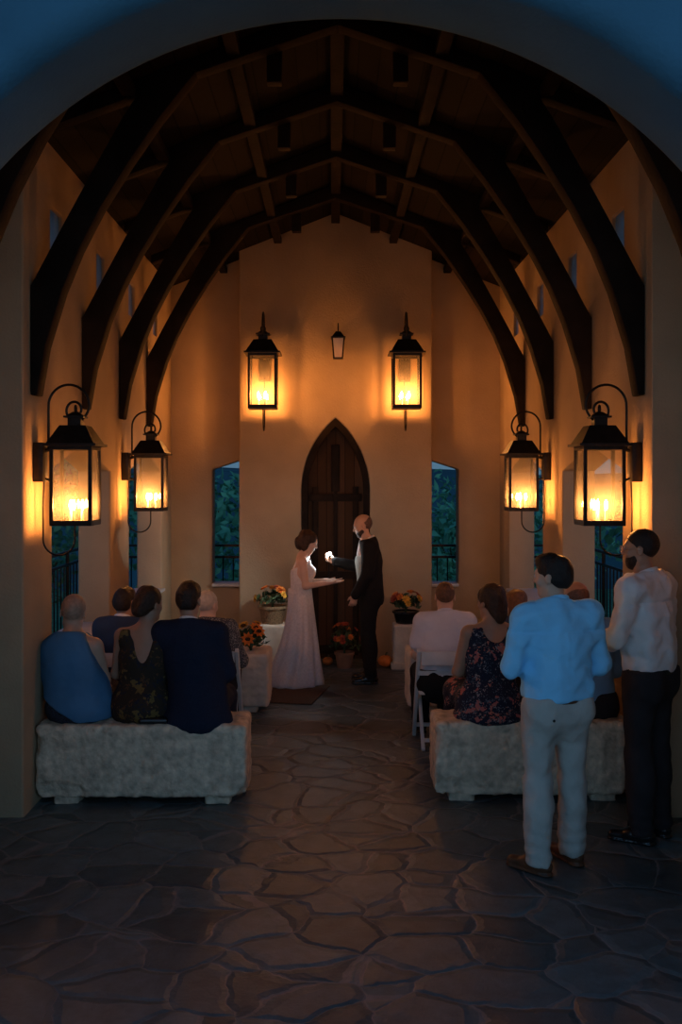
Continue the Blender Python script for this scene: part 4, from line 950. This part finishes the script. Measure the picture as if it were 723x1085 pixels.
b = MB(); vs = []; n = 120
for k, (d, zz) in enumerate(((140, -16), (190, -6), (250, 1.2), (300, 4.4), (360, 3.0))):
    for i in range(n+1):
        x = (i/n-.5)*700; vs.append((x, d, zz+(1.6*math.sin(x*.02+k)+.8*math.sin(x*.06+2*k))*(k > 1)))
b.add(vs, [(k*(n+1)+i, k*(n+1)+i+1, (k+1)*(n+1)+i+1, (k+1)*(n+1)+i) for k in range(4) for i in range(n)])
tag(b.build('hills', M['hill'], ang=180), kind='structure')
def tree(x, y, z, H, W, label, seed, m='bush', n=1500, group='shrubs and trees outside', lf=.16):
    t = empty('shrub', (x, y, z), 0, label, 'shrub', group)
    r = np.random.default_rng(seed); b = MB()
    for k in range(7):
        c = V(r.uniform(-.5, .5)*W, r.uniform(-.4, .4)*W, H*(.35+.5*r.uniform())); leafs(b, c, W*.42, n//7, lf, seed*10+k, (1, 1, 1.0))
    b.build('foliage', M[m], t, ang=180)
    s_ = MB()
    for k in range(4): s_.tube([(0, 0, 0), (r.uniform(-.1, .1)*W, r.uniform(-.1, .1)*W, H*.3), (r.uniform(-.4, .4)*W, r.uniform(-.4, .4)*W, H*.75)], [.05, .035, .015], 6)
    s_.build('stem', M['stem'], t)
k = 0
for (x, y, z, H, W, m, lb) in (
    (-5.3, 8.8, -1.4, 3.4, 2.2, 'bush', 'leafy shrub outside the first left opening'), (-5.6, 11.0, -1.4, 3.3, 2.2, 'bush2', 'lighter shrub past the first left opening'), (-5.3, 13.3, -1.4, 3.2, 2.2, 'bush', 'leafy shrub outside the far left opening'), (-5.0, 15.0, -1.5, 3.2, 2.4, 'bush', 'shrub beyond the corner of the left railing'),
    (-2.4, 16.5, -1.6, 2.4, 2.2, 'bush2', 'pale low shrub behind the left altar window'), (-3.6, 22, -2.0, 4.6, 4.0, 'bush', 'tall tree filling the left altar window'),
    (2.2, 16.8, -1.6, 2.3, 2.2, 'bush2', 'pale low shrub behind the right altar window'), (3.4, 25, -2.2, 3.8, 4.0, 'bush', 'dark tree low in the right altar window'), (5.6, 33, -2.6, 4.3, 5.0, 'bush', 'farther dark tree seen in the right altar window'),
    (5.4, 9.4, -1.4, 2.6, 2.0, 'bush', 'leafy shrub outside the first right opening'), (5.7, 11.7, -1.4, 2.4, 2.2, 'bush2', 'lighter shrub past the first right opening'), (5.4, 14.0, -1.4, 2.4, 2.2, 'bush', 'leafy shrub outside the far right opening'), (7.5, 18, -1.6, 3.3, 4.0, 'bush', 'broad tree beyond the right railing'), (-9.5, 18, -1.6, 4.8, 4.5, 'bush', 'broad tree beyond the left railing')):
    k += 1; tree(x, y, z, H, W, lb, k, m, 1700, lf=.13 if y < 18 else .22)

# ------------------------------------------------------------------ sky and camera
w = bpy.data.worlds.new('dusk'); S.world = w; w.use_nodes = True
nt = w.node_tree; L = nt.links.new; N = nt.nodes.new; bg = nt.nodes['Background']
tc = N('ShaderNodeTexCoord'); sx = N('ShaderNodeSeparateXYZ'); L(tc.outputs['Generated'], sx.inputs[0])
rp = N('ShaderNodeValToRGB'); cr = rp.color_ramp
cr.elements[0].position = 0; cr.elements[0].color = (.15, .30, .44, 1); cr.elements[1].position = 1; cr.elements[1].color = (.006, .055, .17, 1)
e = cr.elements.new(.12); e.color = (.05, .17, .37, 1); e = cr.elements.new(.4); e.color = (.015, .10, .27, 1)
L(sx.outputs['Z'], rp.inputs[0])
# the afterglow side of the sky, behind the camera, is brighter and paler
rb = N('ShaderNodeValToRGB'); cb = rb.color_ramp
cb.elements[0].position = 0; cb.elements[0].color = (.43, .64, .85, 1); cb.elements[1].position = 1; cb.elements[1].color = (.006, .055, .17, 1)
e = cb.elements.new(.12); e.color = (.27, .50, .78, 1); e = cb.elements.new(.4); e.color = (.10, .27, .50, 1)
L(sx.outputs['Z'], rb.inputs[0])
mr = N('ShaderNodeMapRange'); mr.interpolation_type = 'SMOOTHSTEP'; mr.inputs[1].default_value = 0; mr.inputs[2].default_value = -.85
mx = N('ShaderNodeMix'); mx.data_type = 'RGBA'; L(sx.outputs['Y'], mr.inputs[0]); L(mr.outputs[0], mx.inputs[0])
hf = N('ShaderNodeMix'); hf.data_type = 'RGBA'; hf.blend_type = 'MULTIPLY'; hf.inputs[0].default_value = 1; hf.inputs[7].default_value = (.55, .55, .55, 1); L(rp.outputs[0], hf.inputs[6])
L(hf.outputs[2], mx.inputs[6]); L(rb.outputs[0], mx.inputs[7]); L(mx.outputs[2], bg.inputs['Color']); bg.inputs['Strength'].default_value = 1

cam = bpy.data.cameras.new('camera'); co = bpy.data.objects.new('camera', cam); COL.objects.link(co); S.camera = co
cam.sensor_fit = 'HORIZONTAL'; cam.sensor_width = 36; cam.lens = 36*1054/723
cam.shift_x = 8.5/723; cam.shift_y = -37.5/723; cam.clip_end = 1000; cam.clip_start = .05
co.location = (-.03, 0, 2.17); co.rotation_euler = (PI/2, 0, 0)
S.view_settings.view_transform = 'Standard'; S.view_settings.look = 'None'; S.view_settings.exposure = 0; S.view_settings.gamma = 1; S.view_settings.use_curve_mapping = False
S.cycles.max_bounces = 8; S.cycles.transparent_max_bounces = 16
